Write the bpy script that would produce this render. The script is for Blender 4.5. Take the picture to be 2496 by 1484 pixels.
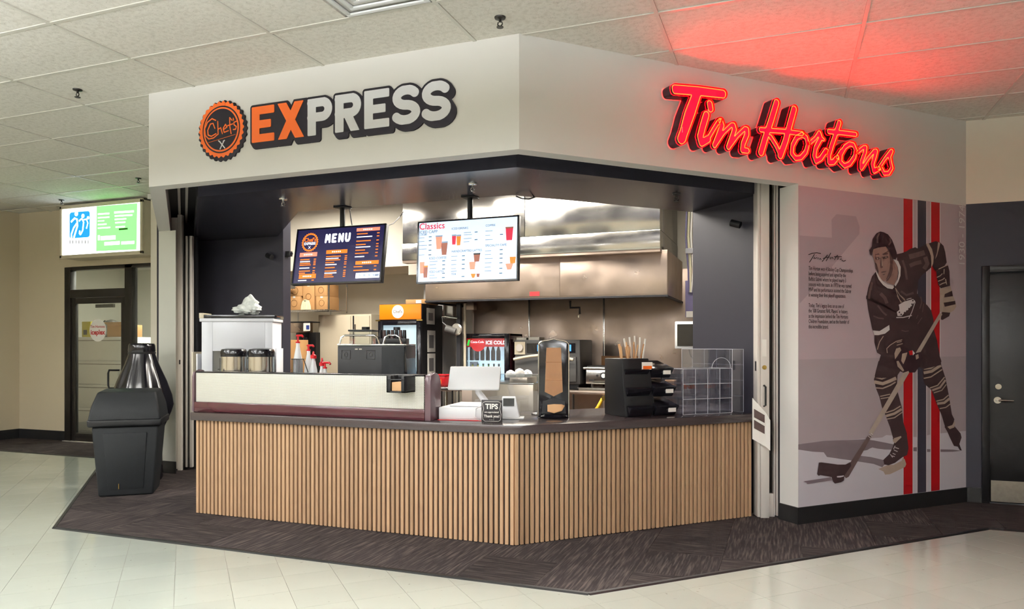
import bpy, bmesh, math, random
import numpy as np
from mathutils import Vector, Matrix
from mathutils.geometry import delaunay_2d_cdt

for _o in list(bpy.data.objects):
    bpy.data.objects.remove(_o)
random.seed(7)
scene = bpy.context.scene
COL = scene.collection

# ------------------------------------------------------------------ camera
# World: X runs along the left shop face, Y into the shop, metres. The lens stands 1.42 m above the floor.
FPX, CX, HY, CAMH, YAW = 1770.0, 1248.0, 845.0, 1.42, math.radians(20.7)
camd = bpy.data.cameras.new('camera'); cam = bpy.data.objects.new('camera', camd); COL.objects.link(cam)
cam.location = (0, 0, CAMH); cam.rotation_euler = (math.pi / 2, 0, YAW)
camd.sensor_width = 36.0; camd.lens = 36.0 * FPX / 2496.0
camd.shift_y = (HY - 742.0) / 2496.0; camd.clip_start = 0.05; camd.clip_end = 100
scene.camera = cam

# ------------------------------------------------------------------ world, exposure
wd = bpy.data.worlds.new('world'); scene.world = wd; wd.use_nodes = True
wd.node_tree.nodes['Background'].inputs[0].default_value = (0.9, 0.93, 1.0, 1)
wd.node_tree.nodes['Background'].inputs[1].default_value = 0.15
vs = scene.view_settings
vs.view_transform = 'Standard'; vs.look = 'None'; vs.gamma = 1.0; vs.use_curve_mapping = False; vs.exposure = 0.0
scene.cycles.use_denoising = True
scene.cycles.use_adaptive_sampling = True; scene.cycles.adaptive_threshold = 0.1; scene.cycles.adaptive_min_samples = 20
scene.cycles.max_bounces = 6; scene.cycles.diffuse_bounces = 4; scene.cycles.glossy_bounces = 4
scene.cycles.transparent_max_bounces = 16; scene.cycles.sample_clamp_indirect = 6.0
scene.cycles.caustics_reflective = False; scene.cycles.caustics_refractive = False
FILL_DOWN, FILL_UP, LAMP_KITCHEN = 96.0, 165.0, 48.0

# ------------------------------------------------------------------ helpers
def lin(c):
    return tuple(((v / 255) / 12.92 if v <= 10 else ((v / 255 + 0.055) / 1.055) ** 2.4) for v in c)
RV = Vector((math.cos(YAW), math.sin(YAW), 0)); FV = Vector((-math.sin(YAW), math.cos(YAW), 0))
def ray(px, py): return FV + RV * ((px - CX) / FPX) + Vector((0, 0, (HY - py) / FPX))
def at(px, py, Y):                      # point of the photograph on a plane of given Y
    r = ray(px, py); k = Y / r.y
    return Vector((r.x * k, Y, CAMH + r.z * k))
K = Vector((-1.645, 4.485, 0)); Q = math.sqrt(0.5)
def RP(s, t, z=0.0): return Vector((K.x + (s - t) * Q, K.y + (s + t) * Q, z))      # along / behind the right shop face
def wall_sz(px, py, c=6.13):            # (s, z) on a plane parallel to the right shop face
    r = ray(px, py); k = c / (r.y - r.x); p = r * k
    return ((p.x - K.x + p.y - K.y) * Q, CAMH + p.z)
def left_xz(px, py, Y=4.485):
    p = at(px, py, Y); return (p.x, p.z)

MATS = {}
def mat(name, col, rough=0.5, metal=0.0, spec=0.5, vary=0.06, vscale=8.0, bump=0.0, bscale=60.0, emit=None, es=0.0, stretch=None, coat=0.0):
    m = bpy.data.materials.new(name); m.use_nodes = True; nt = m.node_tree; N = nt.nodes; L = nt.links
    b = N['Principled BSDF']; c = lin(col)
    b.inputs['Roughness'].default_value = rough; b.inputs['Metallic'].default_value = metal
    b.inputs['Specular IOR Level'].default_value = spec; b.inputs['Coat Weight'].default_value = coat
    tc = N.new('ShaderNodeTexCoord'); mp = N.new('ShaderNodeMapping'); L.new(tc.outputs['Object'], mp.inputs[0])
    if stretch: mp.inputs['Scale'].default_value = stretch
    nz = N.new('ShaderNodeTexNoise'); nz.inputs['Scale'].default_value = vscale; nz.inputs['Detail'].default_value = 4
    L.new(mp.outputs[0], nz.inputs['Vector'])
    mx = N.new('ShaderNodeMix'); mx.data_type = 'RGBA'; L.new(nz.outputs['Fac'], mx.inputs['Factor'])
    mx.inputs['A'].default_value = tuple(max(0, v * (1 - vary)) for v in c) + (1,)
    mx.inputs['B'].default_value = tuple(min(1, v * (1 + vary)) for v in c) + (1,)
    L.new(mx.outputs['Result'], b.inputs['Base Color'])
    if bump:
        n2 = N.new('ShaderNodeTexNoise'); n2.inputs['Scale'].default_value = bscale; n2.inputs['Detail'].default_value = 3
        L.new(mp.outputs[0], n2.inputs['Vector'])
        bp = N.new('ShaderNodeBump'); bp.inputs['Strength'].default_value = bump; bp.inputs['Distance'].default_value = 0.01
        L.new(n2.outputs['Fac'], bp.inputs['Height']); L.new(bp.outputs[0], b.inputs['Normal'])
    if emit:
        b.inputs['Emission Color'].default_value = lin(emit) + (1,); b.inputs['Emission Strength'].default_value = es
    MATS[name] = m
    return m
def glass(name, tint=(255, 255, 255), gloss=0.1, rough=0.02, dens=0.0, edge=0.35):
    m = bpy.data.materials.new(name); m.use_nodes = True; nt = m.node_tree; N = nt.nodes; L = nt.links
    N.remove(N['Principled BSDF']); out = N['Material Output']
    tr = N.new('ShaderNodeBsdfTransparent'); tr.inputs[0].default_value = lin(tint) + (1,)
    gl = N.new('ShaderNodeBsdfGlossy'); gl.inputs['Roughness'].default_value = rough
    df = N.new('ShaderNodeBsdfDiffuse'); df.inputs[0].default_value = (0.7, 0.7, 0.72, 1)
    lw = N.new('ShaderNodeLayerWeight'); lw.inputs[0].default_value = 0.25
    nz = N.new('ShaderNodeTexNoise'); nz.inputs['Scale'].default_value = 12
    mr = N.new('ShaderNodeMapRange'); mr.inputs['To Min'].default_value = gloss; mr.inputs['To Max'].default_value = edge
    L.new(lw.outputs['Facing'], mr.inputs['Value'])
    m1 = N.new('ShaderNodeMixShader'); L.new(mr.outputs[0], m1.inputs[0]); L.new(tr.outputs[0], m1.inputs[1]); L.new(gl.outputs[0], m1.inputs[2])
    m2 = N.new('ShaderNodeMixShader'); L.new(m1.outputs[0], m2.inputs[1]); L.new(df.outputs[0], m2.inputs[2])
    mu = N.new('ShaderNodeMath'); mu.operation = 'MULTIPLY'; mu.inputs[1].default_value = dens * 2; L.new(nz.outputs['Fac'], mu.inputs[0]); L.new(mu.outputs[0], m2.inputs[0])
    L.new(m2.outputs[0], out.inputs['Surface'])
    MATS[name] = m
    return m

class MB:
    def __init__(s): s.v = []; s.f = []
    def add(s, v, f, M=None):
        n = len(s.v)
        s.v += [tuple(M @ Vector(p)) if M is not None else tuple(p) for p in v]
        s.f += [tuple(i + n for i in q) for q in f]; return s
    def box(s, x0, y0, z0, x1, y1, z1, M=None):
        return s.add([(x0, y0, z0), (x1, y0, z0), (x1, y1, z0), (x0, y1, z0), (x0, y0, z1), (x1, y0, z1), (x1, y1, z1), (x0, y1, z1)],
                     [(0, 3, 2, 1), (4, 5, 6, 7), (0, 1, 5, 4), (1, 2, 6, 5), (2, 3, 7, 6), (3, 0, 4, 7)], M)
    def hexa(s, p, M=None):             # 8 corners: bottom 4, top 4
        return s.add(p, [(0, 3, 2, 1), (4, 5, 6, 7), (0, 1, 5, 4), (1, 2, 6, 5), (2, 3, 7, 6), (3, 0, 4, 7)], M)
    def prism(s, poly, z0, z1, M=None):
        n = len(poly)
        return s.add([(p[0], p[1], z0) for p in poly] + [(p[0], p[1], z1) for p in poly],
                     [tuple(range(n - 1, -1, -1)), tuple(range(n, 2 * n))] + [(i, (i + 1) % n, n + (i + 1) % n, n + i) for i in range(n)], M)
    def face(s, poly, w=0.0): return s.add([(p[0], p[1], w) for p in poly], [tuple(range(len(poly)))])
    def lathe(s, prof, cx=0, cy=0, n=24, M=None):
        v = []; f = []
        for r, z in prof:
            for i in range(n):
                a = 2 * math.pi * i / n; v.append((cx + r * math.cos(a), cy + r * math.sin(a), z))
        for j in range(len(prof) - 1):
            for i in range(n):
                f.append((j * n + i, j * n + (i + 1) % n, (j + 1) * n + (i + 1) % n, (j + 1) * n + i))
        f.append(tuple(range(n - 1, -1, -1))); f.append(tuple((len(prof) - 1) * n + i for i in range(n)))
        return s.add(v, f, M)
    def cyl(s, x, y, z0, z1, r, n=20, r1=None, M=None): return s.lathe([(r, z0), (r if r1 is None else r1, z1)], x, y, n, M)
    def tube(s, pts, r, n=8, closed=False):
        P = [Vector(p) for p in pts]; m = len(P); v = []; f = []; up = None
        for i, p in enumerate(P):
            if closed: d = P[(i + 1) % m] - P[i - 1]
            else: d = P[min(i + 1, m - 1)] - P[max(i - 1, 0)]
            d.normalize()
            if up is None: up = d.orthogonal().normalized()
            up = (up - d * up.dot(d))
            up = up.normalized() if up.length > 1e-5 else d.orthogonal().normalized()
            b = d.cross(up)
            rr = r[i] if isinstance(r, (list, tuple)) else r
            for k in range(n):
                a = 2 * math.pi * k / n; v.append(p + (up * math.cos(a) + b * math.sin(a)) * rr)
        for i in range(m if closed else m - 1):
            j = (i + 1) % m
            for k in range(n): f.append((i * n + k, i * n + (k + 1) % n, j * n + (k + 1) % n, j * n + k))
        if not closed: f += [tuple(range(n - 1, -1, -1)), tuple((m - 1) * n + k for k in range(n))]
        return s.add(v, f)
    def mesh(s, name, bevel=0.0, seg=2, smooth=True):
        me = bpy.data.meshes.new(name); me.from_pydata(s.v, [], s.f)
        bm = bmesh.new(); bm.from_mesh(me)
        bmesh.ops.recalc_face_normals(bm, faces=bm.faces)
        if bevel:
            es = [e for e in bm.edges if len(e.link_faces) == 2 and e.calc_face_angle(0) > 0.6]
            bmesh.ops.bevel(bm, geom=es, offset=bevel, segments=seg, profile=0.5, affect='EDGES', clamp_overlap=True)
        bm.to_mesh(me); bm.free()
        if smooth:
            me.polygons.foreach_set('use_smooth', [True] * len(me.polygons)); me.set_sharp_from_angle(angle=0.6)
        return me
    def build(s, name, m, parent=None, bevel=0.0, seg=2, smooth=True):
        return obj(name, s.mesh(name, bevel, seg, smooth), m, parent)

def obj(name, me, m, parent=None):
    o = bpy.data.objects.new(name, me); COL.objects.link(o)
    if m is not None:
        me.materials.clear(); me.materials.append(MATS[m] if isinstance(m, str) else m)
    if parent is not None: o.parent = parent
    return o
def tag(o, label=None, cat=None, group=None, kind=None):
    if label: o['label'] = label
    if cat: o['category'] = cat
    if group: o['group'] = group
    if kind: o['kind'] = kind
    return o
def thing(name, label, cat, loc=(0, 0, 0), rz=0.0, group=None, panel=False):
    o = bpy.data.objects.new(name, None); COL.objects.link(o); o.empty_display_size = 0.1
    o.location = loc; o.rotation_euler = (math.pi / 2 if panel else 0, 0, rz)
    return tag(o, label, cat, group)
def struct(name, mb, m, bevel=0.0, smooth=False): return tag(mb.build(name, m, None, bevel, smooth=smooth), kind='structure')
def part(name, mb, m, parent, bevel=0.0, label=None, seg=2):
    o = mb.build(name, m, parent, bevel, seg)
    if label: o['label'] = label
    return o
def bx(*a): return MB().box(*a)
def copy_tree(o, parent=None):
    c = o.copy(); COL.objects.link(c); c.parent = parent
    for ch in list(o.children): copy_tree(ch, c)
    return c

def curve_mesh(name, loops, depth):     # flat plate with holes, cut along the loops
    pts = []; eds = []
    for lp in loops:
        n = len(pts); k = len(lp); pts += [Vector(p) for p in lp]; eds += [(n + i, n + (i + 1) % k) for i in range(k)]
    V, E_, F_ = delaunay_2d_cdt(pts, eds, [], 2, 1e-7)[:3]
    n = len(V); z = depth / 2; cnt = {}
    A = np.array([(pts[a].x, pts[a].y, pts[b].x, pts[b].y) for a, b in eds]); fs = []
    for f in F_:
        c = sum((V[i] for i in f), Vector((0, 0))) / len(f)
        hit = ((A[:, 1] > c.y) != (A[:, 3] > c.y)); B = A[hit]
        if np.count_nonzero(B[:, 0] + (c.y - B[:, 1]) * (B[:, 2] - B[:, 0]) / (B[:, 3] - B[:, 1]) > c.x) % 2: fs.append(tuple(f))
    for f in fs:
        for i in range(len(f)): cnt[(f[i], f[(i + 1) % len(f)])] = 1
    walls = [(a, b, b + n, a + n) for (a, b) in cnt if (b, a) not in cnt]
    me = bpy.data.meshes.new(name)
    me.from_pydata([(v.x, v.y, -z) for v in V] + [(v.x, v.y, z) for v in V], [], [f[::-1] for f in fs] + [tuple(i + n for i in f) for f in fs] + walls)
    return me
STROKES = {'M': [[(0, 0), (.1, 1), (.5, .38), (.9, 1), (1, 0)]], 'E': [[(.85, 1), (.08, 1), (.08, 0), (.85, 0)], [(.08, .5), (.7, .5)]], 'N': [[(.05, 0), (.05, 1), (.95, 0), (.95, 1)]], 'U': [[(.05, 1), (.05, .3), (.25, .02), (.7, .02), (.95, .3), (.95, 1)]]}
def stroke_word(s, w, h_, gap, r, m, parent, u, v, wz):
    n = len(s); cw = (w - gap * (n - 1)) / n; x0, y0 = u - w / 2, v - h_ / 2; G = grid(x0 - .04, y0 - .04, x0 + w + .04, y0 + h_ + .04, .0025)
    for i, ch in enumerate(s):
        d = None
        for st in STROKES[ch]:
            e = sd_line(*G, [(x0 + i * (cw + gap) + r + p[0] * (cw - 2 * r), y0 + r + p[1] * (h_ - 2 * r)) for p in st], r); d = e if d is None else np.minimum(d, e)
        o = obj('lettering', curve_mesh('lettering', loops_of(d, x0 - .04, y0 - .04, .0025), .0006), m, parent); o.location = (0, 0, wz)
def txt(s, size, m, parent, u, v, w=0.001, align='LEFT', bold=0.0, rot=0.0, sx=1.0, name='lettering', ext=0.0003):
    cu = bpy.data.curves.new(name, 'FONT'); cu.body = s; cu.size = size; cu.align_x = align; cu.align_y = 'CENTER'
    cu.offset = bold * size; cu.extrude = ext; cu.resolution_u = 3
    o = bpy.data.objects.new(name, cu); COL.objects.link(o)
    me = bpy.data.meshes.new_from_object(o); bpy.data.objects.remove(o); bpy.data.curves.remove(cu)
    o = obj(name, me, m, parent); o.location = (u, v, w); o.rotation_euler = (0, 0, rot); o.scale = (sx, 1, 1)
    return o
def flat(name, poly, m, parent, w): return obj(name, MB().face(poly, w).mesh(name, smooth=False), m, parent)
def ribbon(pts, wd):
    P = [Vector((p[0], p[1])) for p in pts]; l = []; r = []
    for i, p in enumerate(P):
        d = (P[min(i + 1, len(P) - 1)] - P[max(i - 1, 0)]).normalized(); n = Vector((-d.y, d.x)) * wd / 2
        l.append(tuple(p + n)); r.append(tuple(p - n))
    return l + r[::-1]

# signed-distance lettering: strokes -> outline loops
def sd_seg(X, Y, a, b, r):
    ax, ay = a; bx_, by = b; dx, dy = bx_ - ax, by - ay; L2 = dx * dx + dy * dy + 1e-12
    t = np.clip(((X - ax) * dx + (Y - ay) * dy) / L2, 0, 1)
    return np.hypot(X - ax - t * dx, Y - ay - t * dy) - r
def sd_box(X, Y, a, b, h, rc):
    cx, cy = (a[0] + b[0]) / 2, (a[1] + b[1]) / 2; L = math.hypot(b[0] - a[0], b[1] - a[1]); ux, uy = (b[0] - a[0]) / L, (b[1] - a[1]) / L
    px = np.abs((X - cx) * ux + (Y - cy) * uy) - L / 2 + rc; py = np.abs(-(X - cx) * uy + (Y - cy) * ux) - h + rc
    return np.hypot(np.maximum(px, 0), np.maximum(py, 0)) + np.minimum(np.maximum(px, py), 0) - rc
def sd_line(X, Y, pts, r):
    d = None
    for i in range(len(pts) - 1):
        e = sd_seg(X, Y, pts[i], pts[i + 1], r); d = e if d is None else np.minimum(d, e)
    return d
def loops_of(D, x0, y0, h, lev=0.0):
    F = D - lev; ny, nx = F.shape; nxt = {}
    def ed(i, j, k):
        if k == 0: a, b = (i, j), (i + 1, j)
        elif k == 1: a, b = (i + 1, j), (i + 1, j + 1)
        elif k == 2: a, b = (i, j + 1), (i + 1, j + 1)
        else: a, b = (i, j), (i, j + 1)
        return (a, b)
    T = {1: [(3, 0)], 2: [(0, 1)], 3: [(3, 1)], 4: [(1, 2)], 5: [(3, 2), (1, 0)], 6: [(0, 2)], 7: [(3, 2)], 8: [(2, 3)], 9: [(2, 0)], 10: [(0, 3), (2, 1)], 11: [(2, 1)], 12: [(1, 3)], 13: [(1, 0)], 14: [(0, 3)]}
    I = (F < 0).astype(int); C = I[:-1, :-1] + 2 * I[:-1, 1:] + 4 * I[1:, 1:] + 8 * I[1:, :-1]
    for j, i in zip(*np.nonzero((C > 0) & (C < 15))):
        for a, b in T[C[j, i]]: nxt[ed(i, j, a)] = ed(i, j, b)
    out = []
    def pt(e):
        (i0, j0), (i1, j1) = e; f0, f1 = F[j0, i0], F[j1, i1]; t = f0 / (f0 - f1)
        return (x0 + h * (i0 + t * (i1 - i0)), y0 + h * (j0 + t * (j1 - j0)))
    while nxt:
        st = next(iter(nxt)); e = st; lp = []
        while e in nxt:
            lp.append(pt(e)); e = nxt.pop(e)
        q = [lp[0]]
        for p in lp[1:]:
            if math.hypot(p[0] - q[-1][0], p[1] - q[-1][1]) > .35 * h: q.append(p)
        if math.hypot(q[0][0] - q[-1][0], q[0][1] - q[-1][1]) < .35 * h: q.pop()
        if len(q) > 5: out.append(q)
    return out
def grid(x0, y0, x1, y1, h):
    return np.meshgrid(np.arange(x0, x1, h), np.arange(y0, y1, h))

# ------------------------------------------------------------------ materials
mat('white_paint', (218, 215, 210), 0.55, vary=0.015, vscale=2, bump=0.04, bscale=250)
mat('beige_paint', (206, 192, 166), 0.6, vary=0.02, vscale=2, bump=0.05, bscale=220)
mat('pale_grey_paint', (205, 204, 194), 0.6, vary=0.02)
mat('cream_paint', (226, 219, 203), 0.6, vary=0.02, bump=0.04, bscale=220)
mat('navy_paint', (48, 47, 56), 0.5, spec=0.3, vary=0.04, vscale=3)
mat('soffit_paint', (50, 50, 60), 0.25, vary=0.03, vscale=2)
mat('slot_black', (18, 17, 22), 0.6)
mat('black_rubber', (26, 26, 27), 0.45, bump=0.1, bscale=90)
mat('black_plastic', (26, 26, 28), 0.42, spec=0.3, bump=0.06, bscale=200)
mat('black_gloss', (22, 21, 26), 0.12)
mat('bin_plastic', (27, 29, 31), 0.6, spec=0.25, bump=0.12, bscale=320)
mat('bronze_frame', (40, 36, 33), 0.35, metal=0.3)
mat('door_black', (24, 23, 24), 0.35, spec=0.3, vary=0.15, vscale=5, bump=0.1, bscale=25)
mat('aluminium', (214, 206, 198), 0.4, metal=0.12, vary=0.06, stretch=(1, 1, 0.05), vscale=30)
mat('steel_plate', (170, 165, 155), 0.35, metal=0.9, vary=0.2, vscale=30)
mat('chrome', (215, 213, 210), 0.12, metal=1.0, vary=0.03)
mat('brass', (190, 160, 90), 0.3, metal=1.0)
mat('countertop', (62, 53, 54), 0.2, vary=0.35, vscale=220)
mat('maroon', (70, 26, 36), 0.2, vary=0.05, coat=0.3)
mat('mauve_end', (96, 74, 80), 0.25, vary=0.05)
mat('white_plastic', (232, 232, 232), 0.35, vary=0.02)
mat('white_enamel', (222, 222, 226), 0.3, vary=0.02)
mat('ivory_metal', (208, 196, 172), 0.4, vary=0.04)
mat('red_plastic', (196, 22, 34), 0.3, vary=0.05)
mat('orange_vinyl', (236, 104, 24), 0.45, vary=0.04)
mat('orange_panel', (232, 122, 16), 0.3, vary=0.04, emit=(232, 122, 16), es=0.25)
mat('sign_dark', (36, 33, 40), 0.6, spec=0.2, vary=0.05)
mat('sign_white', (226, 226, 230), 0.5, vary=0.01)
mat('cardboard', (196, 150, 98), 0.8, vary=0.08)
mat('carton_print', (150, 108, 66), 0.8)
mat('paper', (236, 232, 224), 0.8, vary=0.03)
mat('kraft_light', (220, 192, 164), 0.8, vary=0.05)
mat('kraft', (204, 160, 116), 0.8, vary=0.08)
mat('filter_paper', (222, 214, 180), 0.8, vary=0.05)
mat('ink', (30, 24, 26), 0.6)
mat('ink_grey', (120, 116, 116), 0.6)
mat('ink_red', (178, 30, 36), 0.6)
mat('ink_blue', (40, 60, 130), 0.6)
mat('yellow_hose', (222, 178, 36), 0.4)
mat('wire', (30, 28, 28), 0.5)
mat('tan_wood', (170, 120, 74), 0.6, vary=0.2)
mat('kitchen_floor', (110, 84, 74), 0.6, vary=0.15)
mat('cup_dark', (56, 30, 26), 0.4)
mat('purple_sheet', (120, 112, 150), 0.4)
mat('granite_grey', (78, 76, 74), 0.45)
glass('door_glass', (236, 240, 236), gloss=0.06, rough=0.01, dens=0.02, edge=0.5)
glass('clear_acrylic', (244, 244, 248), gloss=0.06, rough=0.04, dens=0.03, edge=0.5)
glass('guard_glass', (240, 244, 244), gloss=0.08, rough=0.02, dens=0.03, edge=0.6)
glass('amber_window', (246, 232, 216), gloss=0.08, rough=0.06, dens=0.05)
mat('acrylic_edge', (206, 206, 214), 0.25, vary=0.03)
mat('clear_bag', (228, 232, 226), 0.3, vary=0.06, bump=0.6, bscale=40)
mat('hall_fill_down', (255, 252, 246), 0.5, emit=(246, 250, 255), es=FILL_DOWN)
mat('hall_fill_up', (255, 252, 246), 0.5, emit=(246, 250, 255), es=FILL_UP)
mat('office_diffuser', (255, 250, 240), 0.5, emit=(255, 250, 240), es=70.0)
mat('kitchen_diffuser', (255, 250, 240), 0.5, emit=(255, 248, 236), es=LAMP_KITCHEN)
mat('letter_return', (52, 18, 34), 0.5, vary=0.1)
mat('neon_face', (230, 6, 34), 0.4, emit=(255, 0, 4), es=34.0)
mat('neon_tube', (255, 150, 60), 0.3, emit=(255, 150, 50), es=1.5)
mat('print_mauve', (184, 166, 173), 0.55, vary=0.03, vscale=2)
mat('print_mauve_dark', (166, 149, 156), 0.55, vary=0.03)
mat('print_panel', (170, 156, 161), 0.55, vary=0.03)
mat('print_ice', (200, 193, 201), 0.55, vary=0.03, vscale=3)
mat('print_shadow', (124, 110, 116), 0.55, vary=0.06)
mat('print_red', (176, 8, 20), 0.5, vary=0.06)
mat('print_slate', (58, 54, 66), 0.5, vary=0.06)
mat('print_white', (214, 208, 208), 0.5, vary=0.02)
mat('print_brown', (62, 44, 46), 0.55, vary=0.35, vscale=9)
mat('print_brown_mid', (98, 78, 76), 0.55, vary=0.3, vscale=12)
mat('print_hair', (52, 32, 38), 0.5, vary=0.3, vscale=14)
mat('print_skin', (146, 114, 106), 0.55, vary=0.22, vscale=10)
mat('print_skin_dark', (92, 66, 64), 0.55, vary=0.15)
mat('print_tan', (172, 152, 138), 0.55, vary=0.12, vscale=12)
mat('print_stick', (176, 160, 148), 0.55, vary=0.15, stretch=(2, 2, 2))
mat('screen_navy', (20, 18, 44), 0.3, emit=(40, 34, 92), es=0.55, vary=0.3, vscale=6)
mat('screen_white', (200, 215, 235), 0.3, emit=(222, 236, 255), es=0.82)
mat('screen_orange', (230, 110, 30), 0.3, emit=(255, 128, 40), es=0.95)
mat('screen_pink', (230, 130, 110), 0.3, emit=(255, 140, 110), es=0.95)
mat('screen_text', (240, 240, 250), 0.3, emit=(248, 248, 255), es=1.1)
mat('screen_grey', (120, 140, 160), 0.3, emit=(150, 172, 200), es=0.5)
mat('screen_teal', (40, 80, 110), 0.3, emit=(56, 104, 150), es=0.32)
mat('screen_red', (190, 20, 50), 0.3, emit=(214, 30, 70), es=0.65)
mat('screen_brown', (120, 60, 40), 0.3, emit=(150, 84, 60), es=0.7)
mat('screen_black', (10, 10, 14), 0.1)
mat('lcd_blue', (60, 140, 230), 0.3, emit=(90, 170, 255), es=1.2)
mat('lightbox_white', (250, 250, 250), 0.4, emit=(246, 252, 255), es=2.2)
mat('lightbox_green', (110, 210, 110), 0.4, emit=(112, 232, 108), es=2.2, vary=0.2)
mat('lightbox_blue', (40, 150, 220), 0.4, emit=(30, 150, 235), es=1.1)
mat('lightbox_pale', (210, 250, 210), 0.4, emit=(222, 255, 222), es=1.7)
mat('cooler_light', (225, 240, 250), 0.4, emit=(214, 236, 250), es=0.9)
mat('cooler_red', (200, 20, 30), 0.4, emit=(214, 20, 34), es=0.7)
mat('can_yellow', (206, 190, 40), 0.3); mat('can_green', (70, 140, 50), 0.3); mat('can_dark', (36, 22, 22), 0.2); mat('can_red', (170, 20, 26), 0.3); mat('can_silver', (190, 195, 200), 0.25, metal=0.7)
mat('lime', (60, 230, 90), 0.4, emit=(60, 240, 90), es=0.6)

for k_ in MATS:      # small glowing prints and tubes are found by bounced rays alone
    if k_.startswith('screen_') or k_ in ('neon_tube', 'lime', 'lcd_blue', 'lightbox_pale', 'lightbox_blue', 'cooler_red', 'orange_panel'): MATS[k_].cycles.emission_sampling = 'NONE'
MATS['screen_white'].cycles.emission_sampling = 'AUTO'

def special():
    # mineral-fibre ceiling tile: pale board with fissures and pin holes
    m = mat('ceiling_board', (224, 219, 210), 0.85, vary=0.03, vscale=3); N = m.node_tree.nodes; L = m.node_tree.links; b = N['Principled BSDF']
    tc = N['Texture Coordinate']; oi = N.new('ShaderNodeObjectInfo'); ad = N.new('ShaderNodeVectorMath'); ad.operation = 'ADD'
    L.new(tc.outputs['Object'], ad.inputs[0]); sc = N.new('ShaderNodeVectorMath'); sc.operation = 'SCALE'; sc.inputs['Scale'].default_value = 37
    cb = N.new('ShaderNodeCombineXYZ'); L.new(oi.outputs['Random'], cb.inputs[0]); L.new(oi.outputs['Random'], cb.inputs[1]); L.new(cb.outputs[0], sc.inputs[0]); L.new(sc.outputs[0], ad.inputs[1])
    vo = N.new('ShaderNodeTexVoronoi'); vo.inputs['Scale'].default_value = 60; L.new(ad.outputs[0], vo.inputs['Vector'])
    rp = N.new('ShaderNodeValToRGB'); rp.color_ramp.elements[0].position = 0.10; rp.color_ramp.elements[0].color = (0.45, 0.43, 0.4, 1); rp.color_ramp.elements[1].position = 0.22; rp.color_ramp.elements[1].color = (1, 1, 1, 1)
    L.new(vo.outputs['Distance'], rp.inputs[0])
    nz = N.new('ShaderNodeTexNoise'); nz.inputs['Scale'].default_value = 28; nz.inputs['Detail'].default_value = 5; L.new(ad.outputs[0], nz.inputs['Vector'])
    r2 = N.new('ShaderNodeValToRGB'); r2.color_ramp.elements[0].position = 0.33; r2.color_ramp.elements[0].color = (0.86, 0.85, 0.83, 1); r2.color_ramp.elements[1].position = 0.55; r2.color_ramp.elements[1].color = (1, 1, 1, 1)
    L.new(nz.outputs['Fac'], r2.inputs[0])
    old = [l for l in L if l.to_socket == b.inputs['Base Color']][0]; src = old.from_socket
    m1 = N.new('ShaderNodeMix'); m1.data_type = 'RGBA'; m1.blend_type = 'MULTIPLY'; m1.inputs['Factor'].default_value = 0.6; L.new(src, m1.inputs['A']); L.new(rp.outputs[0], m1.inputs['B'])
    m2 = N.new('ShaderNodeMix'); m2.data_type = 'RGBA'; m2.blend_type = 'MULTIPLY'; m2.inputs['Factor'].default_value = 1.0; L.new(m1.outputs['Result'], m2.inputs['A']); L.new(r2.outputs[0], m2.inputs['B'])
    m3 = N.new('ShaderNodeMix'); m3.data_type = 'RGBA'; m3.blend_type = 'MULTIPLY'; m3.inputs['Factor'].default_value = 1.0
    mr = N.new('ShaderNodeMapRange'); mr.inputs['To Min'].default_value = 0.93; mr.inputs['To Max'].default_value = 1.04; L.new(oi.outputs['Random'], mr.inputs['Value'])
    L.new(m2.outputs['Result'], m3.inputs['A']); L.new(mr.outputs[0], m3.inputs['B']); L.new(m3.outputs['Result'], b.inputs['Base Color'])
    bp = N.new('ShaderNodeBump'); bp.inputs['Strength'].default_value = 0.35; bp.inputs['Distance'].default_value = 0.006; L.new(nz.outputs['Fac'], bp.inputs['Height']); L.new(bp.outputs[0], b.inputs['Normal'])
    # waxed vinyl floor tile
    m = mat('vinyl_tile', (184, 188, 176), 0.09, vary=0.03, vscale=5, spec=0.5, coat=0.25); N = m.node_tree.nodes; L = m.node_tree.links; b = N['Principled BSDF']
    b.inputs['Coat Roughness'].default_value = 0.06
    src = [l for l in L if l.to_socket == b.inputs['Base Color']][0].from_socket; tc = N['Texture Coordinate']; oi = N.new('ShaderNodeObjectInfo')
    nz = N.new('ShaderNodeTexNoise'); nz.inputs['Scale'].default_value = 30; nz.inputs['Detail'].default_value = 6; ge = N.new('ShaderNodeNewGeometry'); L.new(ge.outputs['Position'], nz.inputs['Vector'])
    r2 = N.new('ShaderNodeValToRGB'); r2.color_ramp.elements[0].position = 0.24; r2.color_ramp.elements[0].color = (0.45, 0.42, 0.36, 1); r2.color_ramp.elements[1].position = 0.32; r2.color_ramp.elements[1].color = (1, 1, 1, 1); L.new(nz.outputs['Fac'], r2.inputs[0])
    m1 = N.new('ShaderNodeMix'); m1.data_type = 'RGBA'; m1.blend_type = 'MULTIPLY'; m1.inputs['Factor'].default_value = 0.7; L.new(src, m1.inputs['A']); L.new(r2.outputs[0], m1.inputs['B'])
    m2 = N.new('ShaderNodeMix'); m2.data_type = 'RGBA'; m2.blend_type = 'MULTIPLY'; m2.inputs['Factor'].default_value = 1.0
    mr = N.new('ShaderNodeMapRange'); mr.inputs['To Min'].default_value = 0.965; mr.inputs['To Max'].default_value = 1.02; L.new(oi.outputs['Random'], mr.inputs['Value']); L.new(m1.outputs['Result'], m2.inputs['A']); L.new(mr.outputs[0], m2.inputs['B']); L.new(m2.outputs['Result'], b.inputs['Base Color'])
    n3 = N.new('ShaderNodeTexNoise'); n3.inputs['Scale'].default_value = 6; L.new(ge.outputs['Position'], n3.inputs['Vector'])
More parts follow.
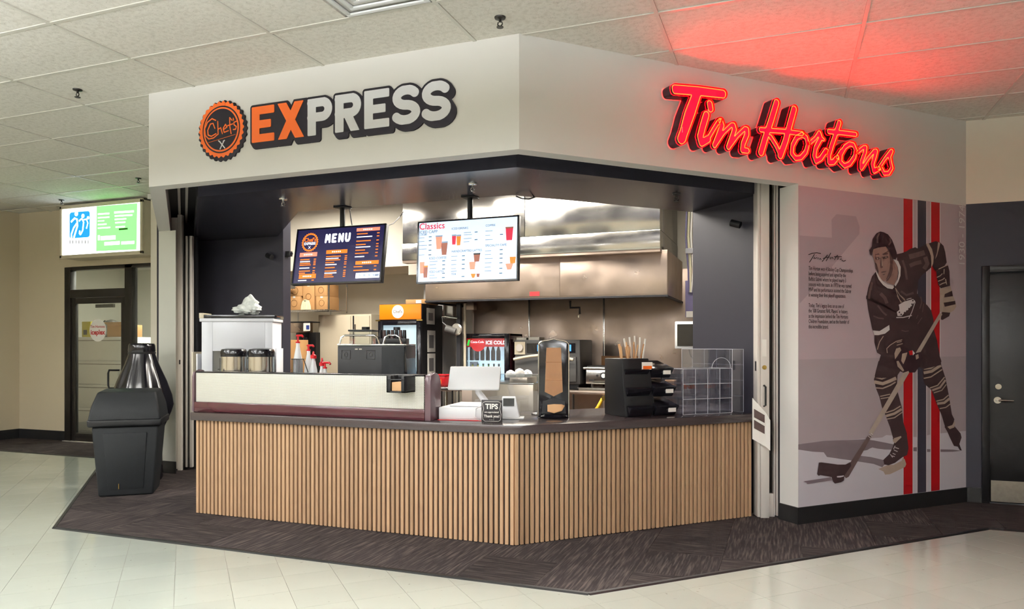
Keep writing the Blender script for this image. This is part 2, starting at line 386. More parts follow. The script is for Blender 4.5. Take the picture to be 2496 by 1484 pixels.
    bp = N.new('ShaderNodeBump'); bp.inputs['Strength'].default_value = 0.06; bp.inputs['Distance'].default_value = 0.01; L.new(n3.outputs['Fac'], bp.inputs['Height']); L.new(bp.outputs[0], b.inputs['Normal'])
    # loop-pile carpet tile with quarter-turned dashes
    m = mat('carpet_pile', (74, 66, 65), 0.95, vary=0.1, vscale=3, spec=0.1); N = m.node_tree.nodes; L = m.node_tree.links; b = N['Principled BSDF']
    ge = N.new('ShaderNodeNewGeometry'); oi = N.new('ShaderNodeObjectInfo')
    gt = N.new('ShaderNodeMath'); gt.operation = 'GREATER_THAN'; gt.inputs[1].default_value = 0.5; L.new(oi.outputs['Random'], gt.inputs[0])
    def dash(sx, sy, off):
        mp = N.new('ShaderNodeMapping'); mp.inputs['Scale'].default_value = (sx, sy, 1); mp.inputs['Location'].default_value = (off, off * 2, 0); L.new(ge.outputs['Position'], mp.inputs[0])
        n = N.new('ShaderNodeTexNoise'); n.inputs['Scale'].default_value = 1; n.inputs['Detail'].default_value = 2; L.new(mp.outputs[0], n.inputs['Vector']); return n.outputs['Fac']
    a = dash(4, 70, 0); c = dash(70, 4, 3.3)
    mx = N.new('ShaderNodeMix'); mx.data_type = 'FLOAT'; L.new(gt.outputs[0], mx.inputs['Factor']); L.new(a, mx.inputs['A']); L.new(c, mx.inputs['B'])
    rp = N.new('ShaderNodeValToRGB'); e = rp.color_ramp.elements; e[0].position = 0.45; e[0].color = lin((56, 50, 50)) + (1,); e[1].position = 0.75; e[1].color = lin((98, 88, 84)) + (1,)
    L.new(mx.outputs['Result'], rp.inputs[0])
    m2 = N.new('ShaderNodeMix'); m2.data_type = 'RGBA'; m2.blend_type = 'MULTIPLY'; m2.inputs['Factor'].default_value = 1.0
    mr = N.new('ShaderNodeMapRange'); mr.inputs['To Min'].default_value = 0.68; mr.inputs['To Max'].default_value = 0.95; L.new(oi.outputs['Random'], mr.inputs['Value']); L.new(rp.outputs[0], m2.inputs['A']); L.new(mr.outputs[0], m2.inputs['B']); L.new(m2.outputs['Result'], b.inputs['Base Color'])
    n3 = N.new('ShaderNodeTexNoise'); n3.inputs['Scale'].default_value = 240; L.new(ge.outputs['Position'], n3.inputs['Vector'])
    bp = N.new('ShaderNodeBump'); bp.inputs['Strength'].default_value = 0.6; bp.inputs['Distance'].default_value = 0.006; L.new(n3.outputs['Fac'], bp.inputs['Height']); L.new(bp.outputs[0], b.inputs['Normal'])
    # oak slats, each one its own tone
    m = mat('oak_slat', (180, 147, 116), 0.55, vary=0.16, vscale=14, stretch=(6, 6, 0.35)); N = m.node_tree.nodes; L = m.node_tree.links; b = N['Principled BSDF']
    src = [l for l in L if l.to_socket == b.inputs['Base Color']][0].from_socket; oi = N.new('ShaderNodeObjectInfo')
    rp = N.new('ShaderNodeValToRGB'); e = rp.color_ramp.elements; e[0].color = (0.78, 0.74, 0.7, 1); e[1].color = (1.08, 1.05, 1.0, 1); L.new(oi.outputs['Random'], rp.inputs[0])
    m2 = N.new('ShaderNodeMix'); m2.data_type = 'RGBA'; m2.blend_type = 'MULTIPLY'; m2.inputs['Factor'].default_value = 1.0; L.new(src, m2.inputs['A']); L.new(rp.outputs[0], m2.inputs['B']); L.new(m2.outputs['Result'], b.inputs['Base Color'])
    # brushed stainless, smudged; warm brown reflections are mottled into the first one's base colour
    for nm, col, r0, r1, sx in (('stainless', (184, 166, 152), 0.26, 0.5, .06), ('stainless_bright', (205, 203, 198), 0.14, 0.24, .10)):
        m = mat(nm, col, 0.3, metal=1.0, vary=0.28 if nm == 'stainless' else .1, vscale=2.5); N = m.node_tree.nodes; L = m.node_tree.links; b = N['Principled BSDF']
        nz = N.new('ShaderNodeTexNoise'); nz.inputs['Scale'].default_value = 3.5; nz.inputs['Detail'].default_value = 6; tc = N['Texture Coordinate']; L.new(tc.outputs['Object'], nz.inputs['Vector'])
        mr = N.new('ShaderNodeMapRange'); mr.inputs['From Min'].default_value = 0.3; mr.inputs['From Max'].default_value = 0.7; mr.inputs['To Min'].default_value = r0; mr.inputs['To Max'].default_value = r1; L.new(nz.outputs['Fac'], mr.inputs['Value']); L.new(mr.outputs[0], b.inputs['Roughness'])
        n2 = N.new('ShaderNodeTexNoise'); n2.inputs['Scale'].default_value = 1.6; n2.inputs['Detail'].default_value = 0; mp2 = N.new('ShaderNodeMapping'); mp2.inputs['Scale'].default_value = (2.2, 1, .3) if nm != 'stainless' else (1, 1, 1); L.new(tc.outputs['Object'], mp2.inputs[0]); L.new(mp2.outputs[0], n2.inputs['Vector'])
        bp = N.new('ShaderNodeBump'); bp.inputs['Strength'].default_value = sx; bp.inputs['Distance'].default_value = 0.05; L.new(n2.outputs['Fac'], bp.inputs['Height']); L.new(bp.outputs[0], b.inputs['Normal'])
    # perforated white film
    m = mat('perforated_film', (226, 224, 214), 0.25, vary=0.01); N = m.node_tree.nodes; L = m.node_tree.links; b = N['Principled BSDF']; tc = N['Texture Coordinate']
    src = [l for l in L if l.to_socket == b.inputs['Base Color']][0].from_socket
    mp = N.new('ShaderNodeMapping'); mp.inputs['Rotation'].default_value = (0, math.radians(45), 0); mp.inputs['Scale'].default_value = (110, 1, 110); L.new(tc.outputs['Object'], mp.inputs[0])
    fr = N.new('ShaderNodeVectorMath'); fr.operation = 'FRACTION'; L.new(mp.outputs[0], fr.inputs[0]); sb = N.new('ShaderNodeVectorMath'); sb.operation = 'SUBTRACT'; sb.inputs[1].default_value = (0.5, 0.5, 0.5); L.new(fr.outputs[0], sb.inputs[0])
    mu = N.new('ShaderNodeVectorMath'); mu.operation = 'MULTIPLY'; mu.inputs[1].default_value = (1, 0, 1); L.new(sb.outputs[0], mu.inputs[0]); ln = N.new('ShaderNodeVectorMath'); ln.operation = 'LENGTH'; L.new(mu.outputs[0], ln.inputs[0])
    lt = N.new('ShaderNodeMath'); lt.operation = 'LESS_THAN'; lt.inputs[1].default_value = 0.27; L.new(ln.outputs['Value'], lt.inputs[0])
    mx = N.new('ShaderNodeMix'); mx.data_type = 'RGBA'; L.new(lt.outputs[0], mx.inputs['Factor']); L.new(src, mx.inputs['A']); mx.inputs['B'].default_value = lin((120, 112, 96)) + (1,); L.new(mx.outputs['Result'], b.inputs['Base Color'])
special()

# ------------------------------------------------------------------ floor
XW0, XW1, YW0 = -11.15, 9.0, -8.0           # hall extents
CEIL = 3.48
fl = struct('floor', MB().box(XW0 - 0.2, YW0, -0.1, XW1, 11.6, -0.0035), mat('floor_joint', (120, 116, 104), 0.5))
CARPET = [[(-11.15, 6.80), (-8.10, 6.80), (-8.10, 7.85), (-11.15, 7.85)], [(-8.10, 6.80), (-5.36, 4.05), (-5.36, 7.0), (-8.10, 7.85)],
          [(-5.36, 4.05), (-1.06, 4.05), (-1.80, 4.92), (-5.36, 4.92)], [(-1.06, 4.05), (1.47, 6.60), (1.47, 7.66), (-.35, 6.75), (-1.80, 4.92)], [(-5.36, 4.92), (-4.66, 4.92), (-4.66, 6.9), (-5.36, 6.9)], [(1.47, 6.60), (4.5, 6.60), (4.5, 7.66), (1.47, 7.66)]]
def inside(poly, x, y):
    return all((poly[(i + 1) % len(poly)][0] - poly[i][0]) * (y - poly[i][1]) - (poly[(i + 1) % len(poly)][1] - poly[i][1]) * (x - poly[i][0]) >= 0 for i in range(len(poly)))
TILE = 0.3048; E1 = Vector((Q, Q)); E2 = Vector((-Q, Q)); O = Vector((-1.06, 4.05)) + E1 * 0.12
tme = MB().box(-TILE / 2 + 0.001, -TILE / 2 + 0.001, -0.0035, TILE / 2 - 0.001, TILE / 2 - 0.001, 0).mesh('floor_tile', smooth=False)
tme.materials.append(MATS['vinyl_tile'])
cells = []
for i in range(-60, 60):
    for j in range(-60, 60):
        p = O + E1 * (i * TILE) + E2 * (j * TILE)
        if not (XW0 < p.x < 4.6 and -2.5 < p.y < 7.6): continue
        cor = [p + E1 * a + E2 * b for a in (-TILE / 2, TILE / 2) for b in (-TILE / 2, TILE / 2)]
        if all(any(inside(q, c.x, c.y) for q in CARPET) for c in cor) or (p.y > 4.3 and p.x > -6.2 and p.x - p.y > -9 and p.x < 0.2 and p.y - p.x > 5.8): continue
        v = Vector((p.x, p.y, -CAMH)); d = v.dot(FV)
        px = CX + FPX * v.dot(RV) / d if d > 0.3 else -9e9; py = HY + FPX * CAMH / d if d > 0.3 else 9e9
        vis = -60 < px < 2556 and py < 1560
        cells.append((0 if vis else 1, -1.0 / max(d, 0.01) ** 3 if vis else p.length, p))
cells.sort(key=lambda c: (c[0], c[1]))
rest = MB(); MR = Matrix.Rotation(math.pi / 4, 4, 'Z')
for n, (k, w, p) in enumerate(cells):
    if k == 0 and n < 300:
        o = bpy.data.objects.new('floor_tile', tme); COL.objects.link(o); o.parent = fl
        o.location = (p.x, p.y, 0); o.rotation_euler = (0, 0, math.pi / 4)
    else: rest.box(-TILE / 2 + 0.0006, -TILE / 2 + 0.0006, -0.0035, TILE / 2 - 0.0006, TILE / 2 - 0.0006, 0, Matrix.Translation((p.x, p.y, 0)) @ MR)
tag(rest.build('floor_tile_field', 'vinyl_tile', fl, smooth=False), kind='stuff')

# carpet: half-metre tiles cut to the edge
def clip(poly, cp):
    out = poly
    for i in range(len(cp)):
        a, b = cp[i], cp[(i + 1) % len(cp)]; inp = out; out = []
        def sd(p): return (b[0] - a[0]) * (p[1] - a[1]) - (b[1] - a[1]) * (p[0] - a[0])
        for k in range(len(inp)):
            p, q = inp[k - 1], inp[k]; sp, sq = sd(p), sd(q)
            if (sp >= 0) != (sq >= 0): t = sp / (sp - sq); out.append((p[0] + t * (q[0] - p[0]), p[1] + t * (q[1] - p[1])))
            if sq >= 0: out.append(q)
        if not out: return []
    return out
cr = struct('floor_carpet', MB().prism([(-11.1, 6.9), (-8.0, 6.9), (-5.30, 4.15), (-1.1, 4.15), (1.42, 6.7), (4.4, 6.7), (4.4, 7.6), (1.4, 7.5), (-1.85, 4.9), (-4.7, 4.9), (-4.7, 6.8), (-6.3, 6.8), (-8.2, 7.8), (-11.1, 7.8)], -0.003, 0.003), 'carpet_pile')
T = 0.5
for i in range(-23, 10):
    for j in range(8, 16):
        x, y = i * T + 0.1, j * T + 0.05; sq = [(x + .001, y + .001), (x + T - .001, y + .001), (x + T - .001, y + T - .001), (x + .001, y + T - .001)]
        mb = MB()
        for c in CARPET:
            pc = clip(sq, c)
            if len(pc) > 2: mb.prism(pc, 0.0, 0.0075)
        if mb.v: mb.build('carpet_tile', 'carpet_pile', cr, smooth=False)
n = 0
for a, b in (((-11.15, 6.80), (-8.10, 6.80)), ((-8.10, 6.80), (-5.36, 4.05)), ((-5.36, 4.05), (-1.06, 4.05)), ((-1.06, 4.05), (1.47, 6.60)), ((1.47, 6.60), (4.5, 6.60))):
    n += 1; d = (Vector(b) - Vector(a)).normalized(); p = Vector((-d.y, d.x)); a = Vector(a); b = Vector(b)
    M = Matrix(((d.x, p.x, 0, a.x), (d.y, p.y, 0, a.y), (0, 0, 1, 0), (0, 0, 0, 1))); L_ = (b - a).length
    struct('trim_%d' % n, MB().add([(0, -.018, 0), (0, .012, 0), (0, .012, .010), (0, -.006, .008), (L_, -.018, 0), (L_, .012, 0), (L_, .012, .010), (L_, -.006, .008)],
           [(0, 1, 2, 3), (7, 6, 5, 4), (0, 4, 5, 1), (1, 5, 6, 2), (2, 6, 7, 3), (3, 7, 4, 0)], M), 'black_rubber')

# ------------------------------------------------------------------ ceiling
ce = struct('ceiling', MB().box(XW0 - 0.2, YW0, CEIL + 0.012, XW1, 11.6, CEIL + 0.1), 'white_paint')
GX0, GY0, GX, GY = -4.385, 3.283, 1.2115, 0.6125
cme = MB().box(-GX / 2 + .013, -GY / 2 + .013, 0.0, GX / 2 - .013, GY / 2 - .013, .012).mesh('ceiling_tile', smooth=False); cme.materials.append(MATS['ceiling_board'])
half = MB().box(-GX / 4 + .013, -GY / 2 + .013, 0.0, GX / 4 - .013, GY / 2 - .013, .012).mesh('ceiling_tile', smooth=False); half.materials.append(MATS['ceiling_board'])
back = MB()
for i in range(-6, 11):
    for j in range(-18, 8):
        cx, cy = GX0 + (i + .5) * GX, GY0 + (j + .5) * GY
        if cx - GX / 2 < XW0 - .1 or cx > 6.4 or cy - GY / 2 > 7.9: continue
        if (i, j) == (1, 0): # the half bay left of the air diffuser
            o = bpy.data.objects.new('ceiling_tile', half); COL.objects.link(o); o.parent = ce; o.location = (cx - GX / 4, cy, CEIL); continue
        v = Vector((cx, cy, 0)); d = v.dot(FV)
        if d > 3.2 and -400 < CX + FPX * v.dot(RV) / d < 2900:
            o = bpy.data.objects.new('ceiling_tile', cme); COL.objects.link(o); o.parent = ce; o.location = (cx, cy, CEIL)
        else: back.box(cx - GX / 2 + .013, cy - GY / 2 + .013, CEIL, cx + GX / 2 - .013, cy + GY / 2 - .013, CEIL + .012)
tag(back.build('ceiling_tile_field', 'ceiling_board', ce, smooth=False), kind='stuff')
mat('tee_metal', (206, 202, 192), 0.4, vary=0.02)
for i in range(-6, 10):
    x = GX0 + i * GX
    bx(x - .012, -7.9, CEIL - .006, x + .012, 7.9, CEIL + .002).build('tee_bar', 'tee_metal', ce, smooth=False)
for j in range(-18, 8):
    y = GY0 + j * GY
    bx(XW0, y - .012, CEIL - .0055, 6.6, y + .012, CEIL + .0015).build('tee_bar', 'tee_metal', ce, smooth=False)
# added suspended lamps, out of view behind and beside the lens, brightening ceiling and hall
lb = None
for x in (-8.6, -5.4, -2.2, 1.0, 4.2):
    for y in (-6.2, -3.6, -1.0, 1.6):
        if x > 2 and y > -2: continue
        v = Vector((x, y, 0)); d = v.dot(FV)
        if d > 2.3 and -300 < CX + FPX * v.dot(RV) / d < 2800: continue
        t = thing('added_pendant', 'added long slim white lamp, out of view, brightening the hall and its ceiling', 'added lamp', (x, y, 2.98), 0, 'added lamps of the hall')
        if lb is None:
            lb = MB().box(-.75, -.10, -.03, .75, -.09, .03).box(-.75, .09, -.03, .75, .10, .03).box(-.76, -.10, -.03, -.75, .10, .03).box(.75, -.10, -.03, .76, .10, .03).mesh('housing')
            l1 = bx(-.75, -.09, -.028, .75, .09, -.02).mesh('diffuser', smooth=False); l2 = bx(-.75, -.09, .02, .75, .09, .028).mesh('diffuser', smooth=False)
            l3 = MB().tube([(-.6, 0, .03), (-.6, 0, .5)], .002, 6).mesh('suspension_wire'); l4 = MB().tube([(.6, 0, .03), (.6, 0, .5)], .002, 6).mesh('suspension_wire')
        obj('housing', lb, 'white_plastic', t); obj('diffuser', l1, 'hall_fill_down', t); obj('diffuser', l2, 'hall_fill_up', t); obj('suspension_wire', l3, 'chrome', t); obj('suspension_wire', l4, 'chrome', t)

# ------------------------------------------------------------------ shop shell
def P1(t): return (-.37 + 2 * Q * t - (4.485 + t), 4.485 + t)
def P2(t): return (4.485 + t - 6.13 - 2 * Q * t, 4.485 + t)
def ring(t0, t1, ye, s0, s1=None):
    r0 = RP(s0, t0); r1 = RP(s1 or s0, t1)
    return [(-.37 + 2 * Q * t0 - ye, ye), P1(t0), P2(t0), (r0.x, r0.y), (r1.x, r1.y), P2(t1), P1(t1), (-.37 + 2 * Q * t1 - ye, ye)]
struct('wall_front', MB().prism(ring(0, .12, 7.85, 4.495), 2.72, CEIL + .01), 'white_paint')           # sign band above the opening
struct('wall_slot', MB().prism(ring(.12, .37, 7.0, 2.45), 2.97, 3.02), 'slot_black')
struct('ceiling_soffit', MB().prism(ring(.37, 1.25, 6.914, 2.40), 2.70, 3.30), 'soffit_paint')
for k, (t, nm) in enumerate(((.215, 'trim_6'), (.285, 'trim_7'))):                                    # gate tracks up in the slot
    struct(nm, MB().prism(ring(t - .012, t + .012, 6.9, 2.42), 2.93, 2.97), 'aluminium')
# mural wall, jamb and baseboard
def rbox(s0, t0, z0, s1, t1, z1): return MB().hexa([RP(s0, t0, z0), RP(s1, t0, z0), RP(s1, t1, z0), RP(s0, t1, z0), RP(s0, t0, z1), RP(s1, t0, z1), RP(s1, t1, z1), RP(s0, t1, z1)])
struct('wall_mural_side', rbox(2.45, 0, 0, 4.495, .195, 2.72), 'white_paint')
bb = rbox(2.435, -.012, 0, 4.49, 0.0, .14); bb.f += []; struct('baseboard_right', bb, 'black_rubber')
struct('baseboard_jamb', rbox(2.437, 0, 0, 2.45, .195, .14), 'black_rubber')
struct('wall_kitchen_right', rbox(2.40, .37, 0, 2.45, 1.25, 2.70), 'navy_paint')
struct('wall_jamb_back', rbox(2.47, .195, 0, 4.3, .30, CEIL), 'slot_black')
struct('wall_dark_left', MB().box(-7.35, 6.914, 0, -5.44, 7.05, 3.3), 'navy_paint')
struct('wall_pilaster', MB().prism([(-6.62, 6.25), (-6.37, 6.25), (-7.9, 7.78), (-8.15, 7.78)], 0, 2.72), 'pale_grey_paint')
struct('baseboard_pilaster', MB().prism([(-6.625, 6.238), (-6.362, 6.238), (-6.362, 6.25), (-6.625, 6.25)], 0, .14), 'black_rubber')
# right end wall: cream over navy, black door
w = struct('wall_right', MB().box(1.533, 7.663, 2.72, XW1, 7.80, CEIL + .01), 'cream_paint')
part('painted_band', MB().box(1.533, 7.663, 0, 1.70, 7.80, 2.72).box(2.70, 7.663, 0, XW1, 7.80, 2.72).box(1.70, 7.663, 2.10, 2.70, 7.80, 2.72), 'navy_paint', w)
struct('baseboard_door_side', MB().box(1.54, 7.651, 0, 1.655, 7.663, .14), 'black_rubber')
dr = tag(MB().box(1.655, 7.645, 0, 1.715, 7.79, 2.15).box(2.69, 7.645, 0, 2.75, 7.79, 2.15).box(1.715, 7.645, 2.09, 2.69, 7.79, 2.15).build('door_2', 'door_black', None, .004), kind='structure')
part('door_leaf', MB().box(1.718, 7.70, .012, 2.687, 7.745, 2.087), 'door_black', dr, .003)
part('kick_plate', MB().box(1.735, 7.694, .02, 2.67, 7.70, .21), 'steel_plate', dr)
lv = part('lever_handle', MB().tube([(1.785, 7.698, .937), (1.785, 7.655, .937)], .012).tube([(1.785, 7.658, .937), (1.83, 7.652, .937), (1.90, 7.655, .935)], .009), 'chrome', dr)
part('rose', MB().tube([(1.785, 7.70, .937), (1.785, 7.688, .937)], .03, 20), 'chrome', lv)
part('deadbolt', MB().tube([(1.79, 7.70, 1.06), (1.79, 7.682, 1.06)], .025, 20), 'chrome', dr)
part('sign_plate', MB().box(1.995, 7.694, 1.50, 2.12, 7.70, 1.62), 'white_plastic', dr)

# left hall: beige end wall with glazed entrance, side wall
Y1 = 7.85
w = struct('wall_left_end', MB().box(XW0, Y1, 0, -10.15, Y1 + .12, CEIL + .01).box(-8.40, Y1, 0, -7.9, Y1 + .12, CEIL + .01).box(-10.15, Y1, 2.615, -8.40, Y1 + .12, CEIL + .01), 'beige_paint')
struct('wall_left', MB().box(XW0 - .15, YW0, 0, XW0, Y1 + .12, CEIL + .01), 'beige_paint')
struct('wall_back', MB().box(XW0, YW0 - .15, 0, XW1, YW0, CEIL + .01), 'beige_paint')
struct('wall_far_right', MB().box(XW1, YW0, 0, XW1 + .15, 7.8, CEIL + .01), 'cream_paint')
struct('baseboard_left_end', MB().box(XW0, Y1 - .012, 0, -10.16, Y1, .15).box(-8.39, Y1 - .012, 0, -8.2, Y1, .15), 'black_rubber')
struct('baseboard_left', MB().box(XW0, YW0, 0, XW0 + .012, Y1, .15), 'black_rubber')
d1 = tag(MB().box(-10.15, Y1 - .02, 0, -10.03, Y1 + .08, 2.61).box(-8.94, Y1 - .02, 0, -8.80, Y1 + .08, 2.61).box(-8.425, Y1 - .02, 0, -8.395, Y1 + .08, 2.61)
         .box(-10.03, Y1 - .02, 2.56, -8.42, Y1 + .08, 2.61).box(-10.03, Y1 - .02, 2.15, -8.94, Y1 + .08, 2.27).box(-8.80, Y1 - .02, 0, -8.42, Y1 + .08, .12).build('door_1', 'bronze_frame', None, .003), kind='structure')
part('pane', MB().box(-10.03, Y1 + .03, 2.27, -8.94, Y1 + .036, 2.56), 'door_glass', d1)
part('pane', MB().box(-8.80, Y1 + .03, .12, -8.42, Y1 + .036, 2.56), 'door_glass', d1)
lf = part('door_leaf', MB().box(-10.025, Y1, .012, -9.945, Y1 + .05, 2.145).box(-9.03, Y1, .012, -8.945, Y1 + .05, 2.145).box(-9.945, Y1, 2.06, -9.03, Y1 + .05, 2.145).box(-9.945, Y1, .012, -9.03, Y1 + .05, .13), 'bronze_frame', d1, .003)
part('pane', MB().box(-9.945, Y1 + .02, .13, -9.03, Y1 + .026, 2.06), 'door_glass', lf)
part('pull_handle', MB().tube([(-9.07, Y1, 1.08), (-9.07, Y1 - .05, 1.08), (-9.18, Y1 - .07, 1.08), (-9.20, Y1 - .07, 1.04), (-9.20, Y1 - .07, .86), (-9.18, Y1 - .07, .82), (-9.07, Y1 - .05, .82), (-9.07, Y1, .82)], .014), 'black_plastic', lf)
part('closer_arm', MB().box(-9.6, Y1 + .05, 2.0, -9.25, Y1 + .09, 2.05), 'black_plastic', lf)
stc = Vector((at(236, 805, Y1).x, Y1 + .017, at(236, 805, Y1).z)); Mst = Matrix.Translation(stc) @ Matrix.Rotation(math.pi / 2, 4, 'X')
stk = part('sticker', MB().lathe([(.165, 0), (.165, .002)], n=40, M=Mst), 'paper', lf)
def stk_txt(s, size, dz, bold): o = txt(s, size, 'ink_red', stk, stc.x, 0, 0, 'CENTER', bold); o.location = (stc.x, stc.y - .004, stc.z + dz); o.rotation_euler = (math.pi / 2, 0, 0)
stk_txt('Tim Hortons', .055, .055, .012); stk_txt('iceplex', .10, -.03, .03)
struct('threshold', MB().box(-10.15, Y1 - .06, 0, -8.94, Y1 + .05, .014), 'aluminium')
# room behind the glass
struct('wall_office', MB().box(-12.0, 10.6, 0, -7.65, 10.7, 3.0), 'pale_grey_paint')
struct('wall_office_left', MB().box(-12.1, Y1 + .12, 0, -12.0, 10.6, 3.0), 'pale_grey_paint')
struct('wall_office_right', MB().box(-7.75, Y1 + .12, 0, -7.65, 10.6, 3.0), 'pale_grey_paint')
struct('ceiling_office', MB().box(-12.1, Y1 + .12, 2.9, -7.65, 10.7, 3.0), 'white_paint')

# kitchen shell
YB = 9.30
struct('wall_kitchen_back', MB().box(-7.6, YB, 0, 0.6, YB + .1, 3.3), 'cream_paint')
struct('wall_kitchen_left', MB().box(-7.6, 7.05, 0, -7.5, YB, 3.3), 'cream_paint')
struct('wall_kitchen_far_right', MB().box(.5, 7.75, 0, .6, YB, 3.3).prism([tuple(RP(2.47,.30).xy),(.5,7.0),(.6,7.8),(.5,7.8),tuple(RP(2.40,1.25).xy)],0,.01), 'cream_paint')
struct('ceiling_kitchen', MB().prism([(-7.6, 7.0), (-5.5, 7.0), P1(1.0), P2(1.0), tuple(RP(2.45, 1.0).xy), (.55, 7.75), (.55, YB), (-7.6, YB)], 3.30, 3.36), 'white_paint')
struct('floor_kitchen', MB().prism([(-4.6, 5.0), (-1.9, 5.0), (.5, 7.4), (.5, YB), (-7.5, YB), (-7.5, 7.05), (-5.4, 7.05)], -.003, .004), 'kitchen_floor')
for x, y in ((-5.6, 7.3), (-3.7, 6.5), (-1.6, 7.5), (-2.7, 7.2)):
    t = thing('ceiling_light', 'flat white light panel in the kitchen ceiling', 'ceiling light', (x, y, 3.30), 0, 'light panels in the kitchen ceiling')
    part('frame', MB().box(-.6, -.3, -.02, .6, -.27, 0).box(-.6, .27, -.02, .6, .3, 0).box(-.6, -.27, -.02, -.57, .27, 0).box(.57, -.27, -.02, .6, .27, 0), 'white_plastic', t)
    obj('diffuser', bx(-.57, -.27, -.012, .57, .27, -.004).mesh('diffuser', smooth=False), 'kitchen_diffuser', t)
# office light
t = thing('ceiling_light', 'flat light panel in the room behind the glass door', 'ceiling light', (-9.3, 9.2, 2.9))
part('frame', MB().box(-.6, -.3, -.02, .6, -.27, 0).box(-.6, .27, -.02, .6, .3, 0), 'white_plastic', t)
obj('diffuser', bx(-.57, -.27, -.012, .57, .27, -.004).mesh('diffuser', smooth=False), 'office_diffuser', t)

# ------------------------------------------------------------------ printed shop sign: badge and EXPRESS
FW_ = 0.0
sg = thing('shop_sign', 'orange and white EXPRESS lettering with a round dark badge, on the white sign band', 'sign', (0, 4.485, 0), 0, panel=True)
b0, t0 = 2.970, 3.240; Hh = t0 - b0; st = .036; br = .030
X, Y = grid(-3.90, 2.86, -2.02, 3.34, .004)
def glyph(ch, x0, x1):
    m = (b0 + t0) / 2; rc = .006
    if ch == 'E':
        d = sd_box(X, Y, (x0 + st, b0), (x0 + st, t0), st, rc)
        for y, xe in ((t0 - br, x1), (m, x1 - .03), (b0 + br, x1)): d = np.minimum(d, sd_box(X, Y, (x0, y), (xe, y), br, rc))
    elif ch == 'X':
        d = np.minimum(sd_box(X, Y, (x0 + .028, t0 + .04), (x1 - .028, b0 - .04), st * .96, 0), sd_box(X, Y, (x1 - .034, t0 + .04), (x0 + .034, b0 - .04), st * .96, 0))
    elif ch in 'PR':
        d = sd_box(X, Y, (x0 + st, b0), (x0 + st, t0), st, rc); r = (Hh * .62 - 2 * br) / 2; cy = t0 - br - r; cx = x1 - br - r - (.012 if ch == 'R' else 0)
        arc = [(x0 + .03, cy + r)] + [(cx + r * math.cos(a), cy + r * math.sin(a)) for a in np.linspace(math.pi / 2, -math.pi / 2, 14)] + [(x0 + .03, cy - r)]
        d = np.minimum(d, sd_line(X, Y, arc, br + .003))
        if ch == 'R': d = np.minimum(d, sd_box(X, Y, (x0 + .095, cy - r + .01), (x1 - .034, b0 - .05), st * .9, 0))
    else:
        rx = (x1 - x0) / 2 - br; cx = (x0 + x1) / 2; r = (Hh - 2 * br) / 4; h = br + .003
        top = [(cx + .004 + rx * .96 * math.cos(a), t0 - br - r + r * math.sin(a)) for a in np.linspace(.55, 1.5 * math.pi, 16)]
        bot = [(cx - .004 + rx * 1.04 * math.cos(a), b0 + br + r + r * math.sin(a)) for a in np.linspace(math.pi / 2, -math.pi + .55, 16)]
        d = sd_line(X, Y, top + bot, h)
    d = np.maximum(d, np.maximum(b0 - Y, Y - t0))
    return d
cells_ = [('E', -3.806, -3.598), ('X', -3.580, -3.318), ('P', -3.298, -3.088), ('R', -3.060, -2.832), ('E', -2.815, -2.612), ('S', -2.590, -2.370), ('S', -2.358, -2.136)]
full = None
for ch, x0, x1 in cells_:
    d = glyph(ch, x0, x1); full = d if full is None else np.minimum(full, d)
    o = obj('letter', curve_mesh('letter', loops_of(d, -3.90, 2.86, .004, 0.0), .004), 'orange_vinyl' if x0 < -3.4 else 'sign_white', sg); o.location = (0, 0, .014)
sh = full
for k in range(1, 9):
    ix, iy = int(round(.75 * k)), int(round(1.0 * k)); r_ = np.full_like(full, 9.0); r_[:full.shape[0] - iy, ix:] = full[iy:, :full.shape[1] - ix]; sh = np.minimum(sh, r_)
o = obj('outline', curve_mesh('outline', [l for l in loops_of(sh, -3.90, 2.86, .004, .017) if len(l) > 400], .012), 'sign_dark', sg); o.location = (0, 0, .006)
bc = (-4.101, 3.105)
def scallop(r, k, amp, n=216): return [(bc[0] + (r + amp * math.cos(k * a)) * math.cos(a), bc[1] + (r + amp * math.cos(k * a)) * math.sin(a)) for a in [2 * math.pi * i / n for i in range(n)]]
def circ(r, n=72, dx=0, dy=0): return [(bc[0] + dx + r * math.cos(2 * math.pi * i / n), bc[1] + dy + r * math.sin(2 * math.pi * i / n)) for i in range(n)]
badge = obj('badge', curve_mesh('badge', [scallop(.232, 30, .006)], .012), 'sign_dark', sg); badge.location = (.010, -.012, .006)
def onb(nm, loops, m, w, dep=.0015): o = obj(nm, curve_mesh(nm, loops, dep), m, badge); o.location = (-.010, .012, w); return o
onb('scalloped_ring', [scallop(.214, 30, .007), circ(.184)], 'orange_vinyl', .0075)
onb('ring', [circ(.172), circ(.160, dx=-.002, dy=.001)], 'orange_vinyl', .0078)
def ez(p): return left_xz(470 + p[0] / 6.182, 170 + p[1] / 6.182)
def strokes(sets, r, h=.0025, pad=.03):
    S = [[ez(p) for p in s] for s in sets]; xs = [p[0] for s in S for p in s]; ys = [p[1] for s in S for p in s]
    GXm, GYm = grid(min(xs) - pad, min(ys) - pad, max(xs) + pad, max(ys) + pad, h); d = None
    for s in S:
        e = sd_line(GXm, GYm, s, r); d = e if d is None else np.minimum(d, e)
    return loops_of(d, min(xs) - pad, min(ys) - pad, h)
